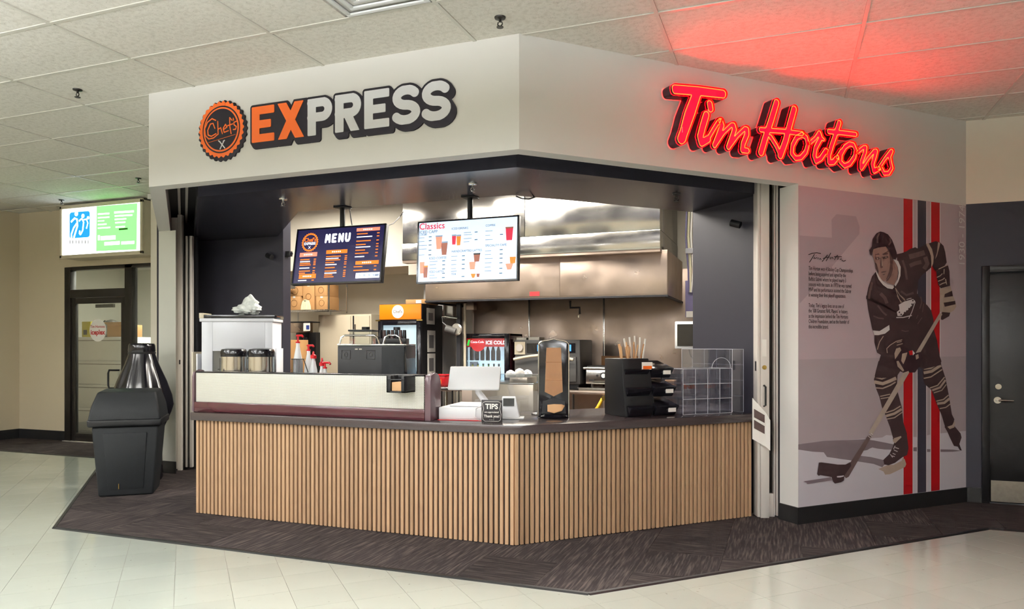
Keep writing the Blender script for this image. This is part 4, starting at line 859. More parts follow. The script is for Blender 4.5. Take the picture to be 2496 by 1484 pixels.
# wire rack of sauce bottles
RK = Vector((at(722, 905, 5.12).x, 5.12, .865))
rk = thing('bottle_rack', 'black wire rack holding white sauce bottles with red tops', 'rack', RK)
mb = MB(); zr = at(722, 875, 5.12).z - .865
for i in range(9): mb.tube([(-.045 + i * .014, 0, .0), (-.045 + i * .014, 0, zr)], .0028, 6)
mb.tube([(-.05, 0, zr), (.075, 0, zr), (.18, .02, zr * .35), (.20, .05, .02)], .004, 6).tube([(-.05, 0, .004), (.20, 0, .004), (.20, .12, .004), (-.05, .12, .004)], .004, 6, True).tube([(-.05, .12, 0), (-.05, .12, zr), (.075, .12, zr), (.18, .12, zr * .35)], .004, 6)
part('frame', mb, 'wire', rk)
def bottle(px, ptop, pbody, w, lab, Yp, pump):
    c = at(px, 900, Yp); zt_ = at(px, ptop, Yp).z; zb = at(px, pbody, Yp).z; t = thing('sauce_bottle', lab, 'bottle', (c.x, Yp, .868), 0, 'white sauce bottles in the wire rack')
    H2 = zb - .868; r = w
    part('body', MB().lathe([(r * .9, 0), (r, .01), (r, H2 * .68), (r * .85, H2 * .78), (r * .4, H2 * .95), (r * .38, H2)], n=20), 'white_plastic', t)
    top = zt_ - .868
    if pump: part('pump', MB().cyl(0, 0, H2, H2 + .012, r * .5, 16).cyl(0, 0, H2, top, .008, 10).tube([(-.012, 0, top), (.05, -.01, top + .002), (.062, -.012, top - .012)], .009, 8), 'red_plastic', t)
    else: part('cap', MB().lathe([(r * .7, H2 - .005), (r * .72, H2 + .02), (r * .3, H2 + .03), (r * .18, top)], n=16), 'red_plastic', t)
    return t
bottle(726, 818, 836, .040, 'tall white sauce bottle with red pump, highest in the rack', 5.16, True)
bottle(752, 842, 855, .036, 'white sauce bottle with orange-red pump in the middle of the rack', 5.20, True)
bottle(764, 856, 872, .036, 'white sauce bottle with wide red cap beside the middle pump', 5.14, False)
bottle(785, 872, 890, .034, 'white sauce bottle with dark red cap lower in the rack', 5.15, False)
bottle(792, 884, 898, .035, 'short white sauce bottle with red pump at the right end of rack', 5.09, True)

# espresso machine, back towards the hall
ec = at(905, 900, 5.22)
em = thing('espresso_machine', 'black espresso machine with chrome cup rails seen from behind', 'espresso machine', (ec.x, 5.22, .866), math.radians(17))
xl, xr, xm, zt = -.285, .315, .09, at(900, 842, 5.22).z - .866
part('body', MB().box(xl, 0, 0, xr - .02, .40, zt), 'black_plastic', em, .008)
part('back_cover', MB().box(xm, -.012, .01, xr - .035, .002, zt - .01), 'bin_plastic', em, .004)
part('side_panel', MB().add([(xr - .03, -.02, 0), (xr + .02, -.02, .02), (xr - .03, -.02, zt), (xr - .03, .36, 0), (xr + .02, .36, .02), (xr - .03, .36, zt)], [(0, 1, 2), (3, 5, 4), (0, 3, 4, 1), (1, 4, 5, 2), (2, 5, 3, 0)]), 'black_gloss', em)
part('tray', MB().box(xl - .002, -.005, zt, xr - .02, .40, zt + .012), 'chrome', em, .003)
rl = .085
for a, b in ((xl + .01, xm - .02), (xm + .005, xr - .06)):
    part('cup_rail', MB().tube([(a, .01, zt), (a + .02, .01, zt + rl * .8), (a + .05, .01, zt + rl), (b - .05, .01, zt + rl), (b - .02, .01, zt + rl * .8), (b, .01, zt)], .008, 8), 'chrome', em)
for cx in (-.215, -.005):
    cz = zt - .075; s_ = .036
    g_ = part('fan_grille', MB().tube([(cx - s_, -.003, cz - s_), (cx + s_, -.003, cz - s_), (cx + s_, -.003, cz + s_), (cx - s_, -.003, cz + s_)], .003, 6, True), 'granite_grey', em)
    part('fan_hub', MB().tube([(cx + .014 * math.cos(k * .628), -.003, cz + .018 * math.sin(k * .628)) for k in range(10)], .003, 6, True), 'granite_grey', g_)
for cx in (-.125, -.09): part('badge', MB().box(cx - .012, -.005, zt - .035, cx + .012, 0, zt - .025), 'steel_plate', em)
part('top_bin', MB().box(-.22, .12, zt + .012, -.03, .30, zt + .12), 'guard_glass', em)
part('bin_rim', MB().box(-.23, .11, zt + .12, -.02, .31, zt + .135), 'black_plastic', em, .003)
part('bin_knob', MB().cyl(-.10, .2, zt + .135, zt + .16, .035, 14), 'black_plastic', em)
cup = thing('paper_cup_stack', 'dark paper cups stacked upside down on the espresso machine', 'cup stack', em.location + Matrix.Rotation(math.radians(17), 3, 'Z') @ Vector((.13, .2, zt + .0125)), math.radians(17))
zc = .12
part('sleeve_tray', MB().box(-.13, -.06, 0, .13, .08, zc * .4), 'black_plastic', cup, .004)
for k in range(7): part('cup', MB().cyl(-.105 + k * .035, 0, zc * .4, zc, .018, 12, r1=.015), 'cup_dark' if k % 2 else 'black_gloss', cup)
part('cup_lid', MB().cyl(.04, 0, zc, zc + .025, .03, 14), 'black_plastic', cup)

# ------------------------------------------------------------------ things on the right run
def rthing(name, label, c_, s, t, z=.866, rz=math.pi / 4, group=None): return thing(name, label, c_, RC(s, t, z), rz, group)
# till: cash drawer and tablet
po = thing('till_stand', 'white till with tablet on a bent stand over a cash drawer', 'till', (-2.24, 5.0, .866), math.radians(8))
part('cash_drawer', MB().box(-.235, 0, 0, .20, .40, .095), 'white_plastic', po, .006)
part('drawer_front', MB().box(-.232, -.006, .012, .197, 0, .085), 'white_plastic', po, .003)
part('top_plate', MB().box(-.17, .06, .095, .16, .36, .112), 'white_enamel', po, .01)
part('stand', MB().tube([(.07, .26, .11), (.05, .24, .15), (.02, .21, .20), (.015, .19, .26)], [.03, .026, .024, .022], 14), 'white_plastic', po)
Mt = Matrix.Translation((.0, .17, .31)) @ Matrix.Rotation(math.radians(8), 4, 'Z') @ Matrix.Rotation(math.radians(-38), 4, 'X')
part('tablet', MB().box(-.20, -.012, -.11, .20, .012, .11, Mt), 'white_plastic', po, .01)
part('cable', MB().tube([(.10, .08, .115), (.06, -.012, .09), (.055, -.02, .03), (.09, -.025, .004), (.2, -.02, .004)], .003, 6), 'white_plastic', po)
part('receipt_slot', MB().box(.10, .20, .112, .2, .3, .13), 'white_enamel', po, .004)
part('front_decal', MB().box(-.235, -.03, 0, .2, -.004, .004), 'red_plastic', po)
# card reader
cr_ = thing('card_reader', 'white card reader on a wedge stand beside the till', 'card reader', (-1.985, 5.20, .866), math.radians(18))
part('wedge', MB().add([(-.06, 0, 0), (.08, 0, 0), (.08, .11, 0), (-.06, .11, 0), (-.06, .02, .17), (.045, .02, .17), (.045, .07, .17), (-.06, .07, .17)], [(0, 3, 2, 1), (4, 5, 6, 7), (0, 1, 5, 4), (1, 2, 6, 5), (2, 3, 7, 6), (3, 0, 4, 7)]), 'white_plastic', cr_, .008)
part('screen', MB().add([(-.05, .002, .10), (.035, .002, .10), (.035, .015, .158), (-.05, .015, .158)], [(0, 1, 2, 3)]), 'screen_black', cr_)
part('foot', MB().box(-.05, -.02, 0, .11, .12, .012), 'white_plastic', cr_, .004)
# tips sign
tp = thing('tips_sign', 'small black chalkboard sign reading TIPS leaning on the till', 'sign', (-2.02, 4.925, .866), math.radians(10))
part('board', MB().box(-.078, 0, 0, .078, .012, .165), 'ink', tp, .004)
brd = [(-.066, .02), (-.07, .06), (-.06, .10), (-.07, .14), (-.05, .152), (.05, .152), (.07, .14), (.06, .10), (.07, .06), (.066, .02), (.05, .008), (-.05, .008)]
part('border', MB().tube([(a, -.001, b) for a, b in brd], .0016, 5, True), 'paper', tp)
def tip(s, size, z, b): o = txt(s, size, 'paper', tp, 0, 0, 0, 'CENTER', b); o.location = (0, -.002, z); o.rotation_euler = (math.pi / 2, 0, 0)
tip('TIPS', .052, .115, .03); tip('are appreciated', .017, .075, .02); tip('Thank you!', .026, .045, .03); tip('~ ~ ~', .016, .02, .02)
# napkin dispenser
nd = thing('napkin_dispenser', 'tall black napkin dispenser with amber window, one napkin sticking out', 'napkin dispenser', (-1.70, 5.42, .868), math.radians(20))
def arch(w, h_, r, n=8): return [(-w, 0), (w, 0)] + [(w - r + r * math.cos(a), h_ - r * .55 + r * .55 * math.sin(a)) for a in np.linspace(0, math.pi / 2, n)] + [(0, h_ + .012)] + [(-w + r - r * math.cos(a), h_ - r * .55 + r * .55 * math.sin(a)) for a in np.linspace(math.pi / 2, 0, n)]
Mxz = lambda y: Matrix(((1, 0, 0, 0), (0, 0, -1, y), (0, 1, 0, 0), (0, 0, 0, 1)))
part('body', MB().prism(arch(.115, .60, .07), 0, .18, Mxz(.18)), 'black_gloss', nd, .006)
part('rim', MB().tube([(a * 1.0, .0, b) for a, b in arch(.118, .602, .07)], .006, 6, True), 'chrome', nd)
wn = [(-.058, .52), (-.056, .545), (.056, .545), (.058, .52), (.070, .20), (0, .165), (-.070, .20)]
part('napkin_stack', MB().prism(wn, 0, .006, Mxz(0.002)), 'kraft_light', nd)
part('window', MB().prism(wn, 0, .004, Mxz(-.006)), 'amber_window', nd)
for z in (.43, .29): part('stack_line', MB().box(-.065, -.0085, z, .065, -.0065, z + .004), 'tan_wood', nd)
part('mouth', MB().prism([(-.095, .03), (.095, .03), (.085, .13), (0, .155), (-.085, .13)], 0, .004, Mxz(-.002)), 'slot_black', nd)
part('lip', MB().lathe([(.11, 0), (.115, .012), (.10, .028), (.03, .03)], .0, .02, 28), 'black_gloss', nd)
part('napkin', MB().add([(-.05, -.015, .10), (.0, -.045, .108), (.06, -.03, .105), (.085, -.01, .095), (.06, -.06, .06), (.0, -.07, .045), (-.05, -.05, .055)], [(0, 1, 5, 6), (1, 2, 4, 5), (2, 3, 4)]).add([(-.05, -.012, .096), (.0, -.04, .104), (.06, -.026, .10), (.085, -.006, .09), (.06, -.055, .055), (.0, -.066, .04), (-.05, -.046, .05)], [(0, 1, 5, 6), (1, 2, 4, 5), (2, 3, 4)]), 'kraft', nd)
# cup lid organiser
og = rthing('lid_organiser', 'black condiment organiser with stirrers on top and three white-labelled pockets', 'organiser', 1.27, .12)
part('tower', MB().add([(-.235, .05, 0), (.06, .05, 0), (.06, .36, 0), (-.235, .36, 0), (-.235, .10, .46), (.02, .10, .46), (.02, .36, .46), (-.235, .36, .46)], [(0, 3, 2, 1), (4, 5, 6, 7), (0, 1, 5, 4), (1, 2, 6, 5), (2, 3, 7, 6), (3, 0, 4, 7)]), 'black_plastic', og, .006)
for k, z in enumerate((.0, .15, .30)):
    y = .02 + k * .035
    part('pocket', MB().add([(.03, y + .02, z), (.235, y + .02, z), (.235, y + .2, z), (.03, y + .2, z), (.03, y - .03, z + .08), (.245, y - .03, z + .08), (.245, y + .2, z + .14), (.03, y + .2, z + .14)], [(0, 3, 2, 1), (0, 1, 5, 4), (1, 2, 6, 5), (2, 3, 7, 6), (3, 0, 4, 7), (4, 5, 6, 7)]), 'black_gloss', og, .005)
    part('label_card', MB().box(.145, y - .022, z + .03, .215, y - .012, z + .062), 'paper', og)
    part('tray', MB().add([(-.21, y + .02, z), (.0, y + .02, z), (.0, y + .2, z), (-.21, y + .2, z), (-.22, y - .03, z + .07), (.01, y - .03, z + .07), (.0, y + .2, z + .12), (-.21, y + .2, z + .12)], [(0, 3, 2, 1), (0, 1, 5, 4), (1, 2, 6, 5), (2, 3, 7, 6), (3, 0, 4, 7), (4, 5, 6, 7)]), 'black_gloss', og, .005)
part('price_card', MB().box(-.06, .075, .37, .04, .08, .43), 'paper', og); part('price_print', MB().box(-.05, .07, .375, .03, .075, .40), 'orange_vinyl', og)
for k in range(16):
    a = -.2 + .13 * (k % 8) / 7 + random.uniform(-.006, .006) + (.0 if k < 8 else .03); L_ = .10 + random.uniform(0, .05); tx = random.uniform(-.03, .02) + (a + .14) * .25
    part('stirrer', MB().tube([(a, .14 + .03 * (k % 3), .42), (a + tx, .14 + .03 * (k % 3), .45 + L_)], .006, 5), 'kraft' if k < 10 else 'tan_wood', og)
for k in range(5):
    a = -.10 + .032 * k; part('straw', MB().tube([(a, .2, .42), (a + (-.05 + .02 * k), .2, .62 + .012 * (2 - abs(k - 2)))], .008, 6), 'paper', og)
# acrylic display boxes
def acrylic(name, label, s0, s1, t0_, t1_, h_, cols, rows, arch_top, org=None):
    t = rthing(name, label, 'display box', s0, t0_, .870) if org is None else thing(name, label, 'display box', org, math.pi * .75)
    W, D = s1 - s0, t1_ - t0_; th = .004
    for a in (0, W): part('side', MB().box(a - th / 2, 0, 0, a + th / 2, D, h_), 'clear_acrylic', t)
    part('back', MB().box(0, D - th, 0, W, D, h_), 'clear_acrylic', t)
    for k in range(1, cols): part('divider', MB().box(W * k / cols - th / 2, 0, 0, W * k / cols + th / 2, D, h_), 'clear_acrylic', t)
    for k in range(rows + 1): part('shelf', MB().box(0, 0, h_ * k / rows - th / 2, W, D, h_ * k / rows + th / 2), 'clear_acrylic', t)
    e = MB(); r = .0022
    for a in [W * k / cols for k in range(cols + 1)]: e.tube([(a, 0, 0), (a, 0, h_)], r, 5)
    for k in range(rows + 1): e.tube([(0, 0, h_ * k / rows), (W, 0, h_ * k / rows)], r, 5)
    e.tube([(0, D, 0), (0, D, h_)], r, 5).tube([(W, D, 0), (W, D, h_)], r, 5).tube([(0, 0, h_), (0, D, h_)], r, 5).tube([(W, 0, h_), (W, D, h_)], r, 5).tube([(0, D, h_), (W, D, h_)], r, 5)
    if arch_top: e.tube([(W * .60, .01, h_)] + [(W * .80 - W * .20 * math.cos(a), .01, h_ + .09 * math.sin(a)) for a in np.linspace(.2, math.pi - .2, 9)] + [(W, .01, h_)], r, 5)
    part('edges', e, 'acrylic_edge', t)
    return t
acrylic('pastry_box', 'low clear acrylic pastry box next to the black organiser', 1.54, 2.04, .10, .38, .37, 4, 3, True)
acrylic('pastry_shelf', 'tall clear acrylic shelf box standing against the right dark wall', 0, .68, 0, .12, .53, 4, 4, False, RC(2.185, .12, .870))
pc = rthing('price_sticker', 'small orange print stuck inside the clear pastry box', 'sticker', 1.80, .36, 1.05)
pc_ = part('print', MB().box(-.05, 0, .0, .05, .002, .06), 'clear_acrylic', pc); o = txt('fresh', .06, 'orange_vinyl', pc, -.05, 0, 0, bold=.02); o.location = (-.05, -.003, .03); o.rotation_euler = (math.pi / 2, 0, 0)
# glass guard between till and dispenser
gg = thing('glass_guard', 'upright clear glass guard panel on the counter behind the till', 'glass panel', (-2.05, 5.60, .866), math.radians(2))
part('pane', MB().box(-.42, 0, 0, .18, .008, .33), 'guard_glass', gg); part('edge', MB().tube([(-.42, .004, .33), (.18, .004, .33), (.18, .004, 0)], .003, 5), 'acrylic_edge', gg)
part('foot', MB().box(.11, -.03, 0, .16, .04, .02), 'chrome', gg, .003)

# ------------------------------------------------------------------ menu screens
def screen(name, label, c4, tilt):
    (x0, x1, z0, z1), Yp = c4, 5.6
    w, h_ = x1 - x0, z1 - z0; t = thing(name, label, 'screen', ((x0 + x1) / 2, Yp, (z0 + z1) / 2), 0)
    M = Matrix.Rotation(-tilt, 4, 'X')
    cab = part('cabinet', MB().box(-w / 2, .006, -h_ / 2, w / 2, .05, h_ / 2, M), 'black_plastic', t, .004)
    pan = bpy.data.objects.new('panel', MB().box(-w / 2 + .012, -h_ / 2 + .014, -.004, w / 2 - .012, h_ / 2 - .012, 0).mesh('panel', smooth=False)); COL.objects.link(pan); pan.parent = t
    pan.rotation_euler = (math.pi / 2 - tilt, 0, 0); pan.location = M @ Vector((0, .004, 0))
    fr = MB().box(-w / 2, -.004, -h_ / 2, w / 2, .006, -h_ / 2 + .014, M).box(-w / 2, -.004, h_ / 2 - .012, w / 2, .006, h_ / 2, M).box(-w / 2, -.004, -h_ / 2, -w / 2 + .012, .006, h_ / 2, M).box(w / 2 - .012, -.004, -h_ / 2, w / 2, .006, h_ / 2, M)
    part('bezel', fr, 'black_gloss', t)
    ztop = 2.70 - (z0 + z1) / 2
    po_ = part('pole', MB().tube([(0, .075, -.05), (0, .075, ztop)], .024, 14), 'black_plastic', t); part('ceiling_plate', MB().box(-.06, .015, ztop - .012, .06, .135, ztop), 'black_plastic', po_, .003)
    part('bracket', MB().box(-.1, .045, -.1, .1, .08, .1), 'black_plastic', t)
    return t, pan, w, h_
def bar(pan, m, u0, v0, u1, v1, w=.0008): return flat('print_bar', [(u0, v0), (u1, v0), (u1, v1), (u0, v1)], m, pan, w)
t, pan, w, h_ = screen('menu_screen', 'dark blue menu screen reading MENU, tilted down above the white warmer side', (-4.279, -3.329, 1.986, 2.521), math.radians(10))
pan.data.materials.append(MATS['screen_navy'])
def U1(x, y): return ((x - 215) / (1060 - 215) - .5) * w, (.5 - (y - 350) / 560) * h_      # layout measured on the screen itself
def ringp(cx, cy, r, k=0, amp=0, n=72): return [(cx + (r + amp * math.cos(k * a)) * math.cos(a), cy + (r + amp * math.cos(k * a)) * math.sin(a)) for a in [2 * math.pi * i / n for i in range(n)]]
cx, cy = U1(352, 488)
o = obj('logo_ring', curve_mesh('logo_ring', [ringp(cx, cy, .088, 24, .004, 144), ringp(cx, cy, .072)], .0006), 'screen_orange', pan); o.location = (0, 0, .001)
txt("Chef's", .052, 'screen_orange', pan, cx, cy + .022, .001, 'CENTER', .02); txt('EXPRESS', .034, 'screen_text', pan, cx, cy - .014, .001, 'CENTER', .03)
for a in (-1, 1): flat('crossed_cutlery', [(p[0], p[1]) for p in ribbon([(cx - .012 * a, cy - .062), (cx + .012 * a, cy - .036)], .005)], 'screen_text', pan, .001)
u, v = U1(618, 460); stroke_word('MENU', .275, .088, .008, .0108, 'screen_text', pan, u, v, .001)
def block(m, x0, y0, x1, y1): a, b = U1(x0, y1), U1(x1, y0); return bar(pan, m, a[0], a[1], b[0], b[1])
for x0, y0, x1, y1, m in ((265, 590, 435, 632, 'screen_pink'), (280, 805, 445, 850, 'screen_orange'), (522, 578, 722, 615, 'screen_orange'), (790, 378, 1005, 410, 'screen_pink'), (810, 700, 1022, 735, 'screen_orange')):
    block(m, x0, y0, x1, y1); a = U1((x0 + x1) / 2, (y0 + y1) / 2)
    for k in range(5): bar(pan, 'screen_text', a[0] - .05 + k * .02, a[1] - .006, a[0] - .038 + k * .02, a[1] + .006, .0012)
rng = random.Random(5)
for x0, x1, ys in ((275, 430, (660, 680, 698, 715, 745, 775, 795, 868)), (525, 725, (642, 662, 678, 702, 722, 752, 785, 805, 822, 842)), (797, 1005, (435, 465, 505, 540, 565, 595, 625, 658, 755, 790))):
    for i, y in enumerate(ys):
        m = 'screen_orange' if i % 3 != 1 else 'screen_text'; e = x0 + (x1 - x0) * rng.uniform(.38, .72)
        block(m, x0, y - 5, e, y + 5); block('screen_orange', x1 - 22, y - 5, x1, y + 5)
block('screen_text', 822, 815, 1040, 868)
for k in range(4): block('screen_grey', 850 + 42 * k, 830, 872 + 42 * k, 852)
block('screen_teal', 1000, 832, 1035, 852)

t, pan, w, h_ = screen('menu_screen', 'bright white menu screen headed Classics, above the till', (-2.995, -2.06, 1.965, 2.505), math.radians(3))
pan.data.materials.append(MATS['screen_white'])
def U2(x, y): return ((x - 1395) / (2350 - 1395) - .5) * w, (.5 - (y - 285) / 590) * h_
def tx2(s, size, x, y, m, b=.006): u, v = U2(x, y); txt(s, size, m, pan, u, v, .001, 'LEFT', b)
def bl2(m, x0, y0, x1, y1, ww=.0008): a, b = U2(x0, y1), U2(x1, y0); return bar(pan, m, a[0], a[1], b[0], b[1], ww)
tx2('Classics', .078, 1408, 335, 'screen_red', .012)
for s, x, y, sz in (('ICED CAPP', 1410, 388, .036), ('SUPREME', 1412, 412, .018), ('ICED DRINKS', 1725, 372, .026), ('COFFEE', 2045, 362, .026), ('HANDCRAFTED LATTES', 1730, 585, .026), ('SPECIALTY CAFE', 2045, 548, .026), ('ICED COFFEE', 1512, 640, .028), ('ICED LATTE', 1518, 768, .026), ('TEA', 1730, 797, .026)):
    tx2(s, sz, x, y, 'screen_teal')
for x, ys in ((1410, (440, 475, 512, 548, 602)), (1518, (670, 700, 735, 800, 825)), (1842, (415, 435, 470, 500)), (1728, (630, 668, 708, 745, 770)), (2045, (412, 452, 492, 595, 630, 665, 705, 745, 780))):
    for y in ys: bl2('screen_grey', x, y - 3, x + rng.uniform(45, 80), y + 3)
for x, ys in ((1505, (435, 470, 512, 562, 605)), (1642, (668, 705, 745, 785, 825)), (1830, (630, 668, 708, 750, 822)), (1945, (415, 485)), (2180, (450, 590, 630, 668, 710, 760, 805))):
    for y in ys: bl2('screen_teal', x, y - 4, x + 28, y + 4)
def cupp(x, y0, y1, wt, wb, m, lid=None):
    flat('cup_picture', [U2(x - wt, y0), U2(x + wt, y0), U2(x + wb, y1), U2(x - wb, y1)][::-1], m, pan, .001)
    if lid: flat('cup_picture', [U2(x - wt * 1.1, y0 - 14), U2(x + wt * 1.1, y0 - 14), U2(x + wt, y0), U2(x - wt, y0)][::-1], lid, pan, .001)
cupp(1605, 440, 555, 32, 22, 'screen_pink', 'screen_grey'); cupp(1658, 500, 612, 32, 22, 'screen_brown', 'screen_grey'); cupp(1750, 440, 520, 20, 16, 'screen_red', 'screen_grey'); cupp(1795, 445, 530, 22, 16, 'screen_orange', 'screen_grey')
cupp(2265, 400, 508, 34, 26, 'screen_red', 'screen_brown'); cupp(1970, 625, 690, 30, 22, 'screen_brown', 'screen_black'); cupp(1930, 690, 760, 30, 22, 'screen_pink'); cupp(1445, 670, 780, 24, 18, 'screen_pink'); cupp(1480, 720, 820, 22, 18, 'screen_brown', 'screen_orange'); cupp(2300, 660, 720, 28, 22, 'screen_orange'); cupp(2270, 720, 775, 36, 18, 'screen_pink'); cupp(1940, 800, 838, 24, 10, 'screen_orange'); cupp(1985, 800, 832, 16, 10, 'screen_brown')

# ------------------------------------------------------------------ ceiling fittings
vt = thing('air_vent', 'square white air vent with stepped rings in the ceiling above the sign', 'air vent', (-2.265, 3.589, CEIL - .006))
for k in range(4):
    a, b = .285 - k * .06, .255 - k * .06; z = -.004 + .006 * k
    part('ring', MB().box(-a, -a, z, a, -b, z + .012).box(-a, b, z, a, a, z + .012).box(-a, -b, z, -b, b, z + .012).box(b, -b, z, a, b, z + .012), 'white_plastic', vt, .003)
part('core_plate', MB().box(-.05, -.05, .012, .05, .05, .02), 'white_plastic', vt); part('backing', MB().box(-.285, -.285, .02, .285, .285, .024), 'white_plastic', vt)
def sprinkler(loc, label, m, up=1):
    t = thing('sprinkler', label, 'sprinkler', loc, 0, 'fire sprinkler heads')
    part('escutcheon', MB().lathe([(.036, 0), (.034, -.008), (.015, -.012)], n=18), m, t)
    part('frame', MB().cyl(0, 0, -.03, 0, .009, 10).tube([(-.012, 0, -.03), (-.016, 0, -.045), (0, 0, -.06)], .004, 6).tube([(.012, 0, -.03), (.016, 0, -.045), (0, 0, -.06)], .004, 6), m, t)
    part('deflector', MB().lathe([(.022, -.064), (.022, -.060)], n=14), m, t)
for p, lab in (((-1.675, 4.221, CEIL - .0005), 'dark sprinkler head in the ceiling above the shop corner'), ((-5.31, 4.21, CEIL - .0005), 'dark sprinkler head in the ceiling left of the sign band'), ((-7.407, 6.685, CEIL - .0005), 'small sprinkler head in the ceiling above the bottle-shaped bin'), ((-9.51, 7.294, CEIL - .0005), 'small sprinkler head next to the green light box')): sprinkler(p, lab, 'bronze_frame')
for p, lab, m in (((-2.307, 5.229, 2.6995), 'chrome sprinkler head under the dark soffit above the white screen', 'chrome'), ((-.86, 6.168, 2.6995), 'dark sprinkler head under the soffit by the right dark wall', 'bronze_frame'), ((-4.08, 5.186, 2.6995), 'small steel sprinkler head under the left of the soffit', 'chrome')): sprinkler(p, lab, m)
def camera_dome(loc, label, d):
    t = thing('security_camera', label, 'camera', loc); d = Vector(d)
    part('mount', MB().tube([(0, 0, 0), tuple(d * .05)], .012, 10), 'black_plastic', t); part('body', MB().tube([tuple(d * .05 + Vector((-.03, 0, .01))), tuple(d * .05 + Vector((.05, -.02, -.02)))], .03, 14), 'black_plastic', t)
p = at(664, 625, 6.914); camera_dome((p.x, 6.912, p.z), 'small black security camera on the left dark wall', (0, -1, 0))
p = RP(2.40, .62, 2.49); camera_dome(p, 'small black security camera high on the right dark wall', (-Q, -Q, 0))
p = at(698, 618, 6.95); bk = thing('speaker_bracket', 'small black bracket box on the edge of the left dark wall', 'bracket', (-5.44, 6.98, p.z)); part('body', MB().box(0, -.03, -.03, .06, .03, .03), 'black_plastic', bk, .004); part('arm', MB().box(.06, -.01, -.01, .08, .01, .01), 'black_plastic', bk)

# ------------------------------------------------------------------ folded gates in the slot
def gate(name, label, org, rz, panels, h_):
    t = thing(name, label, 'folding gate', org, rz)
    for x0, x1, y0, y1, z0, z1, m in panels: part('stile', MB().box(x0, y0, z0, x1, y1, z1), m, t, .004)
    return t
g1 = gate('folding_gate', 'stack of folded aluminium gate panels at the left end of the opening', (-6.47, 6.44, 0), math.radians(20), [(-.125, -.055, 0, .05, .02, 2.90, 'aluminium'), (-.05, .0, -.01, .045, .0, 2.93, 'aluminium'), (.006, .03, .03, .08, .04, 2.69, 'bronze_frame'), (.034, .058, .01, .06, .04, 2.69, 'aluminium'), (.062, .08, .02, .07, .04, 2.69, 'bronze_frame'), (.084, .115, .0, .05, .04, 2.69, 'aluminium')], 2.9)
part('back_post', MB().box(-.16, .09, 0, .13, .13, 2.69), 'slot_black', g1); part('lock', MB().box(-.03, -.014, 1.22, -.015, -.008, 1.27), 'ink', g1)
g2 = gate('folding_gate', 'aluminium gate post with lock and handle by the mural wall', RP(2.40, .30), math.radians(20), [(-.085, -.06, -.05, .06, .015, 2.93, 'aluminium'), (-.058, .015, -.045, .05, .0, 2.93, 'aluminium'), (.02, .06, .03, .07, .05, 2.93, 'bronze_frame'), (.062, .072, -.02, .05, .02, 2.93, 'aluminium'), (.078, .098, -.03, .05, .02, 2.93, 'aluminium')], 2.9)
part('handle', MB().tube([(-.03, -.045, 1.10), (-.03, -.085, 1.09), (-.03, -.085, .94), (-.03, -.045, .93)], .008, 8), 'black_plastic', g2)
part('lock_plate', MB().box(-.045, -.048, 1.34, -.01, -.044, 1.48), 'paper', g2); part('cylinder', MB().tube([(-.028, -.045, 1.25), (-.028, -.053, 1.25)], .018, 16), 'brass', g2)
part('lock_slot', MB().box(-.088, -.02, 1.22, -.084, .01, 1.30), 'ink', g2); part('channel', MB().box(-.02, .075, 0, .14, .10, 2.93), 'slot_black', g2); part('foot_plate', MB().box(.02, .0, 0, .075, .03, .20), 'aluminium', g2, .003)
lf_ = thing('flyer', 'printed flyer hanging bent on the gate post', 'flyer', RP(2.40, .30, 0) + Vector((-.03, -.09, 0)), math.radians(20))
fl_m = MB(); ys = [(.0, .02), (.05, .0), (.10, -.012), (.13, -.03)]
for k in range(3):
    (a, ya), (b, yb_) = ys[k], ys[k + 1]; z0, z1 = .66 - .03 * k, 1.0 - .06 * k
    fl_m.add([(a - .07, ya, z0), (b - .07, yb_, z0 - .03), (b - .07, yb_, z1 - .06), (a - .07, ya, z1)], [(0, 1, 2, 3)])
part('sheet', fl_m, 'paper', lf_)
for z in (.86, .77): part('picture', MB().add([(-.06, .008, z - .02), (.02, -.014, z - .065), (.02, -.014, z + .0), (-.06, .008, z + .05)], [(0, 1, 2, 3)]), 'cup_dark', lf_)

# ------------------------------------------------------------------ left hall: bins, light box, office
tc_ = Vector((-5.98, 5.30, .0085))
tr = thing('trash_bin', 'dark grey plastic bin with sloping hood lid in front of the bottle', 'bin', tc_, math.radians(39))
def tap(w0, d0, w1, d1, z0, z1, yo0=0, yo1=0): return [(-w0, -d0 + yo0, z0), (w0, -d0 + yo0, z0), (w0, d0 + yo0, z0), (-w0, d0 + yo0, z0), (-w1, -d1 + yo1, z1), (w1, -d1 + yo1, z1), (w1, d1 + yo1, z1), (-w1, d1 + yo1, z1)]
part('body', MB().hexa(tap(.235, .20, .285, .24, 0, .66)), 'bin_plastic', tr, .02, seg=3)
part('front_panel', MB().add([(-.15, -.208, .06), (.15, -.208, .06), (.185, -.249, .60), (-.185, -.249, .60), (-.15, -.196, .06), (.15, -.196, .06), (.185, -.236, .60), (-.185, -.236, .60)], [(0, 1, 2, 3), (7, 6, 5, 4), (0, 4, 5, 1), (1, 5, 6, 2), (2, 6, 7, 3), (3, 7, 4, 0)]), 'bin_plastic', tr, .006)
part('rim', MB().hexa(tap(.315, .27, .32, .275, .66, .735)), 'black_plastic', tr, .02, seg=3)
part('hood', MB().add([(-.31, -.285, .72), (.31, -.285, .72), (.31, .27, .72), (-.31, .27, .72), (-.285, -.255, .86), (.285, -.255, .86), (-.25, -.16, .985), (.25, -.16, .985), (-.25, .20, 1.0), (.25, .20, 1.0), (-.29, .26, .86), (.29, .26, .86)],
     [(0, 3, 2, 1), (0, 1, 5, 4), (4, 5, 7, 6), (6, 7, 9, 8), (8, 9, 11, 10), (10, 11, 2, 3), (0, 4, 10, 3), (4, 6, 8, 10), (1, 2, 11, 5), (5, 11, 9, 7)]), 'bin_plastic', tr, .02, seg=3)
